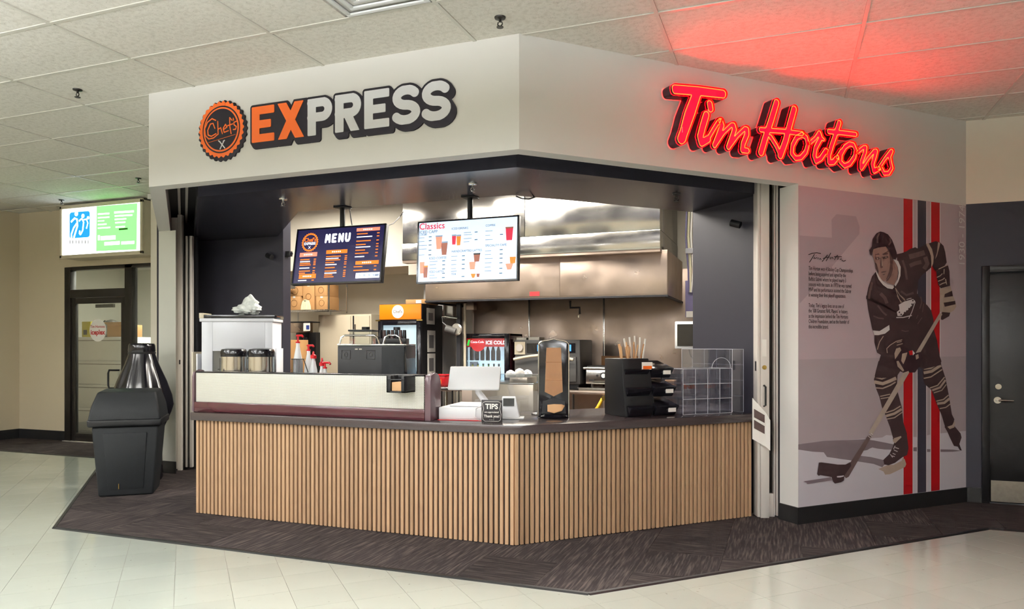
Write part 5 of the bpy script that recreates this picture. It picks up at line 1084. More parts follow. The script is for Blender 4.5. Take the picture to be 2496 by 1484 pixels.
part('scratch', MB().box(-.062, -.222, .07, -.056, -.212, .12), 'brass', tr)
bt = thing('bottle_cooler', 'tall black bottle-shaped bin behind the grey trash bin', 'bottle bin', tuple(at(346, 1150, 5.82).xy) + (.0085,))
pr = [(.19, 0), (.205, .03), (.195, .30), (.215, .55), (.28, .72), (.30, .80), (.285, .90), (.235, 1.05), (.165, 1.22), (.135, 1.32), (.125, 1.36)]
n_ = 48; mbv = []; mbf = []
for r, z in pr:
    for i in range(n_):
        a = 2 * math.pi * i / n_; k = 1 + (.035 * math.cos(10 * a) if .55 < z < 1.3 else 0); mbv.append((r * k * math.cos(a), r * k * math.sin(a), z))
for j in range(len(pr) - 1):
    for i in range(n_): mbf.append((j * n_ + i, j * n_ + (i + 1) % n_, (j + 1) * n_ + (i + 1) % n_, (j + 1) * n_ + i))
mbf += [tuple(range(n_ - 1, -1, -1)), tuple((len(pr) - 1) * n_ + i for i in range(n_))]
part('body', MB().add(mbv, mbf), 'black_gloss', bt)
part('cap', MB().lathe([(.128, 1.35), (.134, 1.37), (.130, 1.42), (.128, 1.43), (.12, 1.445), (.08, 1.45)], n=40), 'black_gloss', bt)
part('neck_ring', MB().lathe([(.128, 1.33), (.134, 1.34), (.134, 1.355), (.128, 1.36)], n=40), 'black_plastic', bt)
part('hinge', MB().box(.26, -.10, .76, .31, -.04, .84), 'white_plastic', bt, .006)

lx = thing('light_box', 'lit white and green light-box sign above the glass door', 'sign', (0, 0, 0))
X0, X1, Z0, Z1, Yf = -9.80, -8.24, 2.695, 3.44, 7.5
part('case', MB().box(X0, Yf + .01, Z0, X1, Y1 - .002, Z1), 'ivory_metal', lx, .006)
part('frame', MB().box(X0 - .01, Yf - .01, Z0 - .01, X1 + .01, Yf + .02, Z0 + .04).box(X0 - .01, Yf - .01, Z1 - .04, X1 + .01, Yf + .02, Z1 + .01).box(X0 - .01, Yf - .01, Z0, X0 + .03, Yf + .02, Z1).box(X1 - .03, Yf - .01, Z0, X1 + .01, Yf + .02, Z1), 'ivory_metal', lx, .003)
fc = thing('x', None, None, (0, Yf + .006, 0), 0, panel=True); fc.name = 'face'; fc.parent = lx
flat('white_field', [(X0 + .03, Z0 + .04), (X1 - .03, Z0 + .04), (X1 - .03, Z1 - .04), (X0 + .03, Z1 - .04)], 'lightbox_white', fc, 0)
def lbp(x, y): p = at(130 + x / 8.73, 470 + y / 8.73, Yf); return (p.x, p.z)
flat('green_field', [lbp(905, 1240), lbp(1765, 1205), lbp(1780, 220), lbp(915, 285)], 'lightbox_green', fc, .0015)
def lround(x0, y0, x1, y1, r):
    a, b = lbp(x0, y1), lbp(x1, y0); X_, Y_ = grid(a[0] - .05, a[1] - .05, b[0] + .05, b[1] + .05, .006); cx, cy = (a[0] + b[0]) / 2, (a[1] + b[1]) / 2
    px = np.abs(X_ - cx) - (b[0] - a[0]) / 2 + r; py = np.abs(Y_ - cy) - (b[1] - a[1]) / 2 + r
    return loops_of(np.hypot(np.maximum(px, 0), np.maximum(py, 0)) + np.minimum(np.maximum(px, py), 0) - r, a[0] - .05, a[1] - .05, .006)
o = obj('blue_emblem', curve_mesh('blue_emblem', lround(340, 380, 770, 970, .04), .001), 'lightbox_blue', fc); o.location = (0, 0, .0018)
for pts, wd in (([(370, 620), (450, 540), (500, 560), (510, 700), (430, 960)], .03), ([(500, 640), (430, 740), (380, 880), (385, 970)], .028), ([(540, 600), (600, 545), (640, 620), (620, 800), (570, 890)], .026), ([(560, 800), (550, 860), (575, 890)], .026), ([(640, 570), (700, 560), (730, 640), (700, 760)], .022)):
    flat('emblem_figure', ribbon([lbp(*p) for p in pts], wd), 'lightbox_white', fc, .003)
for x, y, r in ((485, 445, .035), (625, 490, .030), (735, 530, .024)): c = lbp(x, y); flat('emblem_figure', ringp(c[0], c[1], r, n=20), 'lightbox_white', fc, .003)
for x0, y0, x1, y1 in ((940, 435, 1190, 470), (940, 515, 1190, 545), (940, 590, 1080, 612), (940, 660, 1130, 690), (940, 735, 1210, 765), (1290, 395, 1710, 440), (1300, 475, 1680, 510), (1300, 550, 1550, 580), (1310, 620, 1530, 650), (1320, 712, 1520, 745), (940, 900, 985, 1010), (1000, 920, 1320, 1010), (1080, 1045, 1410, 1120), (1440, 1035, 1720, 1100)):
    sk = -(x1 - x0) * .06; flat('print_bar', [lbp(x0, y1), lbp(x1, y1 + sk), lbp(x1, y0 + sk), lbp(x0, y0)], 'lightbox_pale', fc, .003)
flat('print_bar', [lbp(1390, 795), lbp(1580, 780), lbp(1580, 740), lbp(1390, 755)], 'can_green', fc, .003)
for k in range(7): flat('print_bar', [lbp(340 + k * 65, 1080), lbp(355 + k * 65, 1080), lbp(355 + k * 65, 1010), lbp(340 + k * 65, 1010)], 'ink_grey', fc, .003)

fcab = thing('filing_cabinet', 'white drawer cabinet seen through the glass door', 'cabinet', (-10.55, 8.75, 0))
part('carcass', MB().box(-.55, 0, 0, .55, .55, 1.58), 'white_enamel', fcab, .006)
for k in range(4):
    d_ = part('drawer', MB().box(-.53, -.018, .04 + k * .385, .53, 0, .41 + k * .385), 'white_plastic', fcab, .006); part('grip', MB().box(-.5, -.024, .36 + k * .385, .5, -.018, .372 + k * .385), 'ink_grey', d_)
bxs = thing('carton', 'open cardboard carton on top of the white drawer cabinet', 'carton', (-10.27, 8.95, 1.5805)); part('body', MB().box(-.22, -.1, 0, .22, .2, .20), 'cardboard', bxs, .003); part('flap', MB().add([(-.22, -.1, .2), (.22, -.1, .2), (.24, -.2, .24), (-.2, -.2, .24)], [(0, 1, 2, 3)]), 'cardboard', bxs)
yb_ = thing('yellow_box', 'small yellow box on top of the drawer cabinet behind the glass', 'box', (-10.95, 8.9, 1.5805)); part('body', MB().box(-.1, -.06, 0, .1, .06, .26), 'can_yellow', yb_, .003); part('print', MB().box(-.06, -.064, .04, .02, -.06, .12), 'ink', yb_)
pk = thing('backpack', 'dark bag on top of the drawer cabinet behind the glass', 'bag', (-10.68, 9.1, 1.5805)); part('body', MB().lathe([(.10, 0), (.15, .05), (.15, .18), (.08, .28), (.02, .3)], n=16), 'granite_grey', pk); part('strap', MB().tube([(-.1, -.1, .05), (-.13, -.13, .2), (-.05, -.08, .28)], .012, 6), 'black_plastic', pk)
for i, (x, lab) in enumerate(((-9.28, 'framed dark photograph on the office wall, left of the pair'), (-8.92, 'framed dark photograph on the office wall, right of the pair'))):
    t = thing('framed_photo', lab, 'picture', (x, 10.6, 1.62), 0, 'framed photographs in the office'); part('frame', MB().box(-.15, -.02, -.22, .15, 0, .22), 'ink', t, .003); part('print', MB().box(-.12, -.023, -.19, .12, -.02, .19), 'print_shadow', t)
rs = thing('red_sign', 'red lit sign high on the wall behind the side window', 'sign', (-9.0, 10.5, 2.66)); part('panel', MB().box(-.35, 0, -.12, .5, .06, .12), 'cooler_red', rs, .004); part('bracket', MB().box(-.05, .06, -.05, .05, .1, .05), 'ink', rs)

# ------------------------------------------------------------------ kitchen
def kb(px0, py0, px1, py1, Y):          # x0, x1, z0, z1 of a patch of the photograph at depth Y
    m = (px0 + px1) / 2
    return at(px0, py0, Y).x, at(px1, py0, Y).x, at(m, py1, Y).z, at(m, py0, Y).z
# upper boxing on the cream wall
struct('wall_kitchen_boxing', MB().box(-6.9, 8.42, 2.48, -4.62, YB, 3.3).box(-4.62, 8.40, 2.36, -4.22, YB, 3.3), 'cream_paint')
struct('wall_kitchen_pier', MB().box(-4.66, 8.9, 0, -4.36, YB, 2.36), 'white_paint')
for k, px in enumerate((703, 726, 805)):
    x = at(px, 700, 9.29).x; struct('trim_%d' % (8 + k), MB().box(x - .008, 9.285, 1.5, x + .008, 9.30, 2.48), 'pale_grey_paint')
# steel cladding behind the cooking line
ws = struct('wall_steel', MB().box(-4.1, 9.286, .5, -1.02, 9.297, 2.4), 'stainless')
xs = [-4.08] + [at(p, 800, 9.28).x for p in (1290, 1472)] + [-1.04]
for a, b in zip(xs[:-1], xs[1:]): part('panel', MB().box(a + .004, 9.278, .5, b - .004, 9.286, 2.4), 'stainless', ws, .002)
for a in xs[1:-1]: part('joint_strip', MB().box(a - .012, 9.272, .5, a + .012, 9.278, 2.4), 'stainless_bright', ws, .003)
# range hood
hd = thing('range_hood', 'wide stainless steel range hood over the cooking line', 'range hood')
ux0, ux1 = -4.446, -1.279; lx0, lx1 = -4.19, -1.22
zb_, zm, zs, ztop = 1.985, 2.455, 2.69, 3.29
part('canopy', MB().box(lx0, 8.05, zb_, lx1, 8.07, zm + .03).box(lx0, 8.07, zb_, lx0 + .02, 9.27, zm + .03).box(lx1 - .02, 8.07, zb_, lx1, 9.27, zm + .03), 'stainless', hd, .003)
for a, b in ((lx0, at(1365, 650, 8.05).x), (at(1365, 650, 8.05).x, lx1)): part('canopy_panel', MB().box(a + .003, 8.044, zb_ + .02, b - .003, 8.05, zm), 'stainless', hd, .002)
part('underside', MB().box(lx0 + .02, 8.07, zb_ + .12, lx1 - .02, 9.27, zb_ + .14), 'slot_black', hd)
part('drip_edge', MB().box(lx0 - .005, 8.04, zb_ - .015, lx1 + .005, 8.085, zb_ + .006).box(lx1 - .03, 8.07, zb_ - .02, lx1 + .01, 9.26, zb_).box(lx0 - .01, 8.07, zb_ - .02, lx0 + .03, 9.26, zb_), 'slot_black', hd)
part('enclosure', MB().box(ux0, 7.92, zm + .03, ux1, 9.27, zs), 'stainless_bright', hd, .004)
xm_ = at(1278, 520, 7.92).x
for a, b in ((ux0, xm_), (xm_, ux1)): part('enclosure_panel', MB().box(a + .003, 7.93, zs + .006, b - .003, 9.27, ztop), 'stainless_bright', hd, .003)
part('lower_lip', MB().box(ux0, 7.93, zm, ux1, 8.05, zm + .03), 'stainless', hd)
p = at(1303, 716, 8.04); part('maker_plate', MB().box(p.x - .06, 8.038, p.z - .025, p.x + .06, 8.044, p.z + .025), 'ink_red', hd)
p = at(1390, 740, 8.6); part('gas_pipe', MB().tube([(p.x, 8.6, zb_), (p.x, 8.6, p.z - .05), (p.x + .12, 8.6, p.z - .05), (p.x + .12, 8.6, p.z - .13)], .014, 8), 'slot_black', hd)
p = at(1410, 770, 8.6); part('nozzle', MB().cyl(p.x + .005, 8.6, p.z - .02, p.z + .01, .018, 12), 'chrome', hd)
x = at(1120, 800, 8.3).x; part('corner_post', MB().box(x - .035, 8.28, .91, x + .02, 8.33, zb_ - .02), 'slot_black', hd)
part('conduit', MB().tube([(x + .05, 8.35, .91), (x + .05, 8.35, zb_ - .02)], .018, 10), 'ivory_metal', hd)
p = at(1145, 748, 8.7); part('junction_box', MB().box(p.x - .07, 8.65, p.z - .04, p.x + .08, 8.75, p.z + .05), 'stainless', hd, .004)
# hanging slicer arm
p = at(1108, 805, 8.25); sl = thing('wall_slicer', 'grey hand slicer with chrome handle fixed to the black post', 'slicer', (p.x - .0, 8.20, p.z))
part('body', MB().tube([(-.09, 0, .02), (.05, 0, -.02)], .05, 14), 'granite_grey', sl); part('blade_guard', MB().lathe([(.06, -.012), (.075, 0), (.06, .012)], n=20, M=Matrix.Translation((.055, -.01, .01)) @ Matrix.Rotation(math.pi / 2, 4, 'X')), 'steel_plate', sl)
part('handle', MB().tube([(-.06, 0, .04), (-.14, 0, .10), (-.15, 0, .17), (-.10, 0, .175), (.06, 0, .15)], .010, 8), 'chrome', sl)
# tall drinks cooler
tcx = at(1024, 800, 8.20).x; tw = .62; tcl = thing('tall_cooler', 'tall black glass-door cooler with an orange header panel', 'cooler', (tcx - tw / 2, 8.20, 0.004))
hz = at(965, 741, 8.20).z; o_z = at(965, 779, 8.20).z; g_z = at(965, 793, 8.20).z
part('cabinet', MB().box(-tw / 2, .05, .08, tw / 2, .64, hz).box(-tw / 2 + .02, .06, 0, tw / 2 - .02, .6, .08), 'black_plastic', tcl, .004)
part('header', MB().box(-tw / 2 + .006, .035, o_z, tw / 2 - .006, .05, hz - .006), 'orange_panel', tcl, .003)
hd_ = part('badge', MB().lathe([(.085, 0), (.085, .003)], n=32, M=Matrix.Translation((-.03, .034, (hz + o_z) / 2)) @ Matrix.Rotation(math.pi / 2, 4, 'X')), 'paper', tcl)
o = txt("Chef's", .055, 'ink_grey', hd_, 0, 0, 0, 'CENTER', .01); o.location = (-.03, .028, (hz + o_z) / 2); o.rotation_euler = (math.pi / 2, 0, 0)
dl = part('door', MB().box(-tw / 2, .01, .1, -tw / 2 + .06, .05, o_z - .02).box(tw / 2 - .06, .01, .1, tw / 2, .05, o_z - .02).box(-tw / 2 + .06, .01, g_z, tw / 2 - .06, .05, o_z - .02).box(-tw / 2 + .06, .01, .1, tw / 2 - .06, .05, .18), 'black_gloss', tcl, .003)
part('pane', MB().box(-tw / 2 + .06, .03, .18, tw / 2 - .06, .036, g_z), 'guard_glass', dl); part('light_panel', MB().box(-tw / 2 + .06, .045, .18, tw / 2 - .06, .049, g_z), 'cooler_light', dl)
part('hinge', MB().box(-tw / 2 - .03, .0, o_z - .02, -tw / 2 + .03, .02, o_z - .005), 'brass', dl); part('hinge', MB().box(tw / 2 - .05, .0, o_z - .02, tw / 2 + .03, .02, o_z - .005), 'brass', dl)
for z0, z1, y0_ in ((hz - .26, hz - .05, .18), (hz - .62, hz - .34, .20), (hz - .92, hz - .64, .20)):
    nt_ = part('notice', MB().box(tw / 2 + .001, y0_, z0, tw / 2 + .004, y0_ + .22, z1), 'paper', tcl); part('notice_print', MB().box(tw / 2 + .004, y0_ + .04, z0 + .05, tw / 2 + .005, y0_ + .17, z1 - .06), 'ink_grey', nt_)
tbx = thing('carton', 'flattened brown carton lying on top of the tall cooler', 'carton', (tcx - .16, 8.5, hz + .005)); part('body', MB().box(-.13, -.15, 0, .17, .2, .06), 'cardboard', tbx, .003); part('label', MB().box(.02, -.153, .01, .1, -.15, .05), 'paper', tbx)
wb = kb(1066, 737, 1085, 775, 8.7); bxx = thing('wall_box', 'grey electrical box on the cream wall beside the tall cooler', 'electrical box', ((wb[0] + wb[1]) / 2, 8.95, wb[2])); part('body', MB().box(-.05, 0, 0, .05, .1, .20), 'pale_grey_paint', bxx, .003); part('conduit', MB().tube([(0, .05, .2), (0, .05, .6)], .012, 8), 'pale_grey_paint', bxx)
# steel work tables
tb1 = thing('work_table', 'long stainless steel work table along the steel wall', 'table', (0, 0, .004))
part('top', MB().box(-4.15, 8.28, .855, -1.05, 9.25, .90), 'stainless', tb1, .006)
part('undershelf', MB().box(-4.1, 8.4, .3, -1.1, 9.2, .33), 'stainless', tb1, .004)
for a in (-4.05, -2.6, -1.15):
    for b in (8.35, 9.15): part('leg', MB().cyl(a, b, 0, .855, .02, 10), 'chrome', tb1)
# counter-top drinks cooler
dx0, dx1, dz0, dz1 = kb(1127, 813, 1240, 945, 8.42); dz0 = .905
dc = thing('drinks_cooler', 'small red and black glass-front drinks cooler marked ICE COLD', 'cooler', ((dx0 + dx1) / 2, 8.42, dz0)); W2 = (dx1 - dx0) / 2; H2 = dz1 - dz0
part('cabinet', MB().box(-W2, .05, 0, W2, .10, .03).box(-W2, .05, 0, -W2 + .03, .5, H2).box(W2 - .03, .05, 0, W2, .5, H2).box(-W2, .05, H2 - .03, W2, .5, H2).box(-W2, .47, 0, W2, .5, H2), 'maroon', dc, .004)
dd = part('door', MB().box(-W2, .0, 0, -W2 + .05, .05, H2).box(W2 - .06, .0, 0, W2, .05, H2).box(-W2 + .05, 0, H2 - .06, W2 - .06, .05, H2).box(-W2 + .05, 0, 0, W2 - .06, .05, .05), 'black_gloss', dc, .004)
part('pane', MB().box(-W2 + .05, .02, .05, W2 - .06, .026, H2 - .06), 'guard_glass', dd)
part('lit_back', MB().box(-W2 + .03, .44, .03, W2 - .03, .46, H2 - .04), 'cooler_light', dc)
for a in (-W2 + .052, W2 - .072): part('light_strip', MB().box(a, .055, .06, a + .018, .075, H2 - .17), 'cooler_light', dc)
for z in (.10, H2 * .50): part('shelf', MB().box(-W2 + .03, .08, z - .015, W2 - .03, .44, z), 'cooler_light', dc)
bn = part('banner', MB().box(-W2 + .05, .028, H2 - .165, W2 - .06, .034, H2 - .06), 'cooler_red', dc)
o = txt('ICE COLD', .062, 'screen_text', bn, 0, 0, 0, 'LEFT', .03); o.location = (-.005, .024, H2 - .115); o.rotation_euler = (math.pi / 2, 0, 0)
part('banner_disc', MB().lathe([(.10, 0), (.10, .002)], n=28, M=Matrix.Translation((-.11, .027, H2 - .125)) @ Matrix.Rotation(math.pi / 2, 4, 'X')), 'cooler_red', bn)
o = txt('Coca-Cola', .042, 'screen_text', bn, 0, 0, 0, 'CENTER', .01); o.location = (-.12, .023, H2 - .105); o.rotation_euler = (math.pi / 2, 0, 0)
part('bottle_picture', MB().tube([(-W2 + .065, .027, H2 - .15), (-W2 + .085, .027, H2 - .075)], .014, 8), 'lime', bn)
def drink(px, z0, hh, m, lab, yy, capm='ink'):
    t = thing('drink_bottle', lab, 'bottle', (at(px, 880, 8.42 + yy).x, 8.42 + yy, dz0 + z0), 0, 'drinks in the small cooler')
    part('body', MB().lathe([(.024, 0), (.027, .01), (.027, hh * .55), (.012, hh * .82), (.011, hh * .94)], n=14), m, t); part('cap', MB().cyl(0, 0, hh * .93, hh, .013, 12), capm, t)
for i, px in enumerate((1150, 1163, 1176, 1189, 1202, 1215)):
    drink(px, H2 * .50, .21, 'can_dark', 'dark cola bottle with red label, number %s from the left on the upper shelf' % ('one', 'two', 'three', 'four', 'five', 'six')[i], .15, 'can_red')
for px, m, lab in ((1152, 'can_yellow', 'yellow drink bottle at the left end of the lower cooler shelf'), (1165, 'can_yellow', 'yellow drink bottle beside a green one on the lower shelf'), (1178, 'can_green', 'green drink bottle beside a yellow one on the lower shelf'), (1191, 'can_green', 'green drink bottle beside a dark one on the lower shelf'), (1204, 'can_dark', 'dark drink bottle beside a green one on the lower shelf'), (1216, 'can_dark', 'dark drink bottle at the right end of the lower shelf')):
    drink(px, .10, .20, m, lab, .14)
# convection oven
ox0, ox1, _, oz1 = kb(1252, 828, 1412, 940, 8.40); OW = ox1 - ox0
ov = thing('rapid_oven', 'dark grey rapid-cook oven with curved door handle behind the napkin dispenser', 'oven', (ox0, 8.40, .905)); OH = oz1 - .905
part('body', MB().box(0, .04, .06, OW, .62, OH), 'granite_grey', ov, .015); part('foot_rail', MB().box(.03, .08, 0, OW - .03, .5, .06), 'black_plastic', ov)
od = part('door', MB().box(.01, .0, .09, OW - .04, .04, OH * .66), 'granite_grey', ov, .01)
part('handle', MB().tube([(.02 + (OW - .08) * k / 10, -.05, OH * .60 + .05 * math.sin(math.pi * k / 10)) for k in range(11)], .018, 10), 'ivory_metal', od)
pn = part('control_panel', MB().box(.16, .03, OH * .74, OW - .06, .042, OH * .93), 'black_gloss', ov); part('panel_plate', MB().box(.0, .03, OH * .70, .14, .042, OH * .96), 'ivory_metal', ov)
part('dial', MB().tube([(.07, .03, OH * .84), (.07, .01, OH * .84)], .045, 20), 'aluminium', ov)
for a in (.30, OW - .20): part('display', MB().box(a, .026, OH * .77, a + .09, .03, OH * .90), 'lcd_blue', pn)
part('tray_stack', MB().box(.0, .1, OH, .13, .3, OH + .03).box(.16, .1, OH, .30, .3, OH + .035), 'steel_plate', ov)
# griddle
gx0, gx1, gz0, gz1 = kb(1428, 895, 1512, 935, 8.50)
gd = thing('griddle', 'stainless countertop griddle with a black dial beside the black organiser', 'griddle', (gx0, 8.50, .905)); GH = at(1470, 895, 8.5).z - .905
part('body', MB().box(0, 0, .07, .60, .5, GH), 'stainless_bright', gd, .006); part('front_rail', MB().box(-.03, -.03, GH - .03, .62, .01, GH), 'stainless_bright', gd, .008)
part('plate', MB().box(.01, .02, GH, .60, .5, GH + .012), 'granite_grey', gd)
part('splash', MB().box(.08, .46, GH, .60, .49, GH + .13), 'tan_wood', gd)
for a in (.06, .5): part('foot', MB().cyl(a, .06, 0, .07, .02, 10), 'chrome', gd)
kn = part('dial', MB().tube([(.225, -.002, (GH + .07) / 2), (.225, -.035, (GH + .07) / 2)], .04, 20), 'black_plastic', gd); part('dial_face', MB().tube([(.225, -.035, (GH + .07) / 2), (.225, -.042, (GH + .07) / 2)], .026, 18), 'white_plastic', kn)
part('pilot', MB().tube([(.14, -.002, (GH + .07) / 2), (.14, -.01, (GH + .07) / 2)], .012, 10), 'ink', gd); part('maker_mark', MB().box(.04, -.004, .10, .10, -.001, .125), 'ink', gd); part('warning_label', MB().box(.24, -.034, GH - .02, .32, -.031, GH - .008), 'ink_red', gd)
p = at(1450, 948, 8.1); ts = thing('serving_tray', 'steel tray resting on the front of the work table', 'tray', (p.x, 8.45, .9055)); part('base', MB().box(-.25, -.15, 0, .2, -.14, .03).box(-.25, -.15, 0, .2, .0, .006), 'steel_plate', ts, .003); part('rim', MB().box(-.26, -.16, .025, .21, -.14, .032), 'steel_plate', ts)
hs = thing('gas_hose', 'yellow gas hose bending down below the griddle', 'hose', (at(1455, 990, 8.3).x, 8.25, 0.0))
part('tube', MB().tube([(.08, .0, .82), (.03, -.02, .72), (-.05, -.02, .62), (-.12, .0, .45), (-.14, 0, .2)], .02, 10), 'yellow_hose', hs); part('fitting', MB().cyl(.09, .0, .80, .85, .026, 12), 'brass', hs)
# prep station behind the glass guard
st_ = thing('prep_station', 'stainless steel prep station with a bin, behind the till', 'prep station', (0, 0, .004)); a, b, c_, d_ = kb(1180, 937, 1300, 1010, 6.75)
part('body', MB().box(a - .25, 6.75, .08, b, 7.25, d_), 'stainless', st_, .006); part('edge', MB().box(a - .26, 6.74, d_, b + .01, 7.26, d_ + .012), 'stainless_bright', st_, .003)
part('bin', MB().box(at(1242, 930, 6.8).x, 6.80, d_, at(1285, 930, 6.8).x, 7.1, at(1260, 921, 6.8).z), 'stainless', st_, .004)
for q in (a - .2, b - .05): part('foot', MB().cyl(q, 6.85, 0, .08, .02, 8), 'black_plastic', st_)
fz = at(1260, 921, 6.8).z
for i, (px, lab) in enumerate(((1248, 'white paper liner stack in the steel bin, left'), (1262, 'white paper liner stack in the steel bin, middle'), (1274, 'white paper liner stack in the steel bin, right'))):
    t = thing('paper_liner', lab, 'paper liners', (at(px, 915, 6.9).x, 6.86 + .09 * i, fz + .001), 0, 'paper liners in the steel bin'); part('fan', MB().lathe([(.05, 0), (.055, .03), (.04, .06 + .015 * (i == 1)), (.01, .075 + .015 * (i == 1))], n=12), 'paper', t); part('fold', MB().box(-.03, -.045, .01, .03, -.04, .05), 'paper', t)
# left work table with red box, knives
tb2 = thing('work_table', 'small steel table beside the tall cooler', 'table', (0, 0, .004)); a, b, c_, d_ = kb(1058, 944, 1125, 1000, 7.4)
part('top', MB().box(a - .1, 7.4, d_ - .04, b, 7.95, d_), 'stainless_bright', tb2, .004)
for q in (a, b - .06):
    for y in (7.46, 7.9): part('leg', MB().cyl(q, y, 0, d_ - .04, .018, 8), 'chrome', tb2)
p = at(1072, 944, 7.5); rb = thing('red_tub', 'red plastic tub on the small steel table', 'tub', (p.x, 7.56, d_ + .0045)); part('body', MB().hexa(tap(.06, .07, .075, .08, 0, .12)), 'red_plastic', rb, .008); part('rim', MB().hexa(tap(.08, .085, .08, .085, .12, .135)), 'red_plastic', rb, .004); part('label', MB().box(-.03, -.083, .03, .03, -.076, .08), 'orange_vinyl', rb)
kz = d_ + .0045
for i, (px, lab) in enumerate(((1098, 'black handled utensil in the row, leftmost'), (1106, 'tall black handled utensil in the row, second'), (1114, 'red-tipped utensil in the row, rightmost'))):
    t = thing('utensil', lab, 'utensil', (at(px, 930, 7.7).x, 7.70, kz), 0, 'utensils by the cooler'); part('shaft', MB().cyl(0, 0, 0, .14, .007, 8), 'steel_plate', t); part('grip', MB().lathe([(.009, .13), (.012, .16), (.010, .21 + .03 * (i == 1))], n=10), 'red_plastic' if i == 2 else 'black_plastic', t)
# ivory locker
ax0, ax1, az0, az1 = kb(776, 762, 905, 905, 8.75)
lk = thing('ivory_locker', 'tall ivory metal locker behind the espresso machine', 'locker', (ax0, 8.75, .004)); az1 -= .03; LW = ax1 - ax0
part('body', MB().box(0, 0, 0, LW, .5, az1), 'ivory_metal', lk, .005)
xs_ = [0.02, LW * .66, LW * .80, LW - .02]
part('door', MB().box(xs_[0], -.018, .9, xs_[1] - .03, 0, az1 - .02), 'ivory_metal', lk, .004); part('door', MB().box(xs_[0], -.018, .05, xs_[1] - .03, 0, .88), 'ivory_metal', lk, .004)
dr_ = part('door', MB().box(xs_[1] + .03, -.018, .05, xs_[3], 0, az1 - .02), 'ivory_metal', lk, .004); part('latch', MB().box(xs_[1] + .045, -.03, az1 - .22, xs_[1] + .06, -.018, az1 - .14), 'chrome', dr_)
part('gap', MB().box(xs_[1] + .0, -.006, .05, xs_[1] + .022, 0, az1 - .02), 'ink', lk)
# wire shelf with cartons
sx0, sx1, sz0, sz1 = kb(694, 752, 802, 760, 8.45); sx0 -= .5
ws_ = thing('wire_shelf', 'chrome wire shelf on the cream wall holding cartons', 'shelf', (0, 0, sz1 - .02))
for k in range(7): part('wire', MB().tube([(sx0, 8.45 + k * .075, 0), (sx1, 8.45 + k * .075, 0)], .004, 6), 'chrome', ws_)
mb = MB()
zz = [(sx0 + (sx1 - sx0) * k / 30, 8.445, (-.018 if k % 2 else .0) - .002) for k in range(31)]
part('truss', MB().tube(zz, .003, 5).tube([(sx0, 8.445, -.022), (sx1, 8.445, -.022)], .004, 6), 'chrome', ws_)
part('post', MB().tube([(sx1 - .01, 8.46, -.03), (sx1 - .01, 8.46, 1.0)], .012, 10), 'chrome', ws_); part('post', MB().tube([(sx1 - .01, 8.9, -.03), (sx1 - .01, 8.9, 1.0)], .012, 10), 'chrome', ws_)
def carton(px0, py0, px1, py1, Y, lab, dep=.28, base=None):
    a, b, c_, d_ = kb(px0, py0, px1, py1, Y); c_ = base if base is not None else c_; t = thing('carton', lab, 'carton', ((a + b) / 2, Y, c_), 0, 'cartons on the wire shelf'); w_ = (b - a) / 2
    part('body', MB().box(-w_, 0, 0, w_, dep, d_ - c_), 'cardboard', t, .004); h1 = d_ - c_
    part('print', MB().tube([(w_ * .45 * math.cos(k * .52), -.002, h1 / 2 + w_ * .45 * math.sin(k * .52)) for k in range(12)], .004, 5, True), 'carton_print', t); part('tape', MB().box(-.02, -.003, h1 * .88, .02, 0, h1), 'paper', t)
    return d_
zsh = sz1 - .02 + .005
d1_ = carton(770, 722, 798, 754, 8.50, 'brown carton at the right end of the wire shelf, lower', base=zsh); carton(768, 692, 797, 722, 8.50, 'brown carton at the right end of the wire shelf, upper', base=d1_ + .002)
d2_ = carton(701, 722, 733, 754, 8.50, 'brown carton at the left end of the wire shelf, lower', base=zsh); d3_ = carton(702, 696, 736, 722, 8.50, 'brown carton at the left end of the wire shelf, upper', base=d2_ + .002)
carton(738, 690, 766, 750, 8.505, 'dark brown tall carton between the others on the wire shelf', base=zsh, dep=.18)
a, b, c_, d_ = kb(727, 728, 765, 752, 8.46); cf = thing('filter_stack', 'fluted stack of cream coffee filters on the wire shelf', 'coffee filters', ((a + b) / 2, 8.455, zsh)); nv = 40; R0, R1, hh = .10, .06, .15
fv = []; 
for r, z in ((R0 * .42, 0), (R0 * .40, .05), (R0 * .32, .10), (R0 * .25, .13)):
    for i in range(nv): q = 2 * math.pi * i / nv; k = 1 + .08 * (1 if i % 2 else -1); fv.append((r * k * math.cos(q) * 1.9, r * k * math.sin(q) * .5, z))
part('filters', MB().add(fv, [(j * nv + i, j * nv + (i + 1) % nv, (j + 1) * nv + (i + 1) % nv, (j + 1) * nv + i) for j in range(3) for i in range(nv)] + [tuple(3 * nv + i for i in range(nv)), tuple(range(nv - 1, -1, -1))]), 'filter_paper', cf); part('top_filter', MB().lathe([(.03, .13), (.02, .14)], n=16), 'filter_paper', cf)
a, b, c_, d_ = kb(690, 690, 722, 704, 8.4); gb = thing('grey_bracket', 'grey metal bracket above the cartons by the dark wall', 'bracket', ((a + b) / 2, 8.39, c_)); part('plate', MB().box(-.12, 0, 0, .09, .02, .07), 'steel_plate', gb, .003); part('arm', MB().box(-.12, .02, .02, -.10, .08, .04), 'steel_plate', gb)
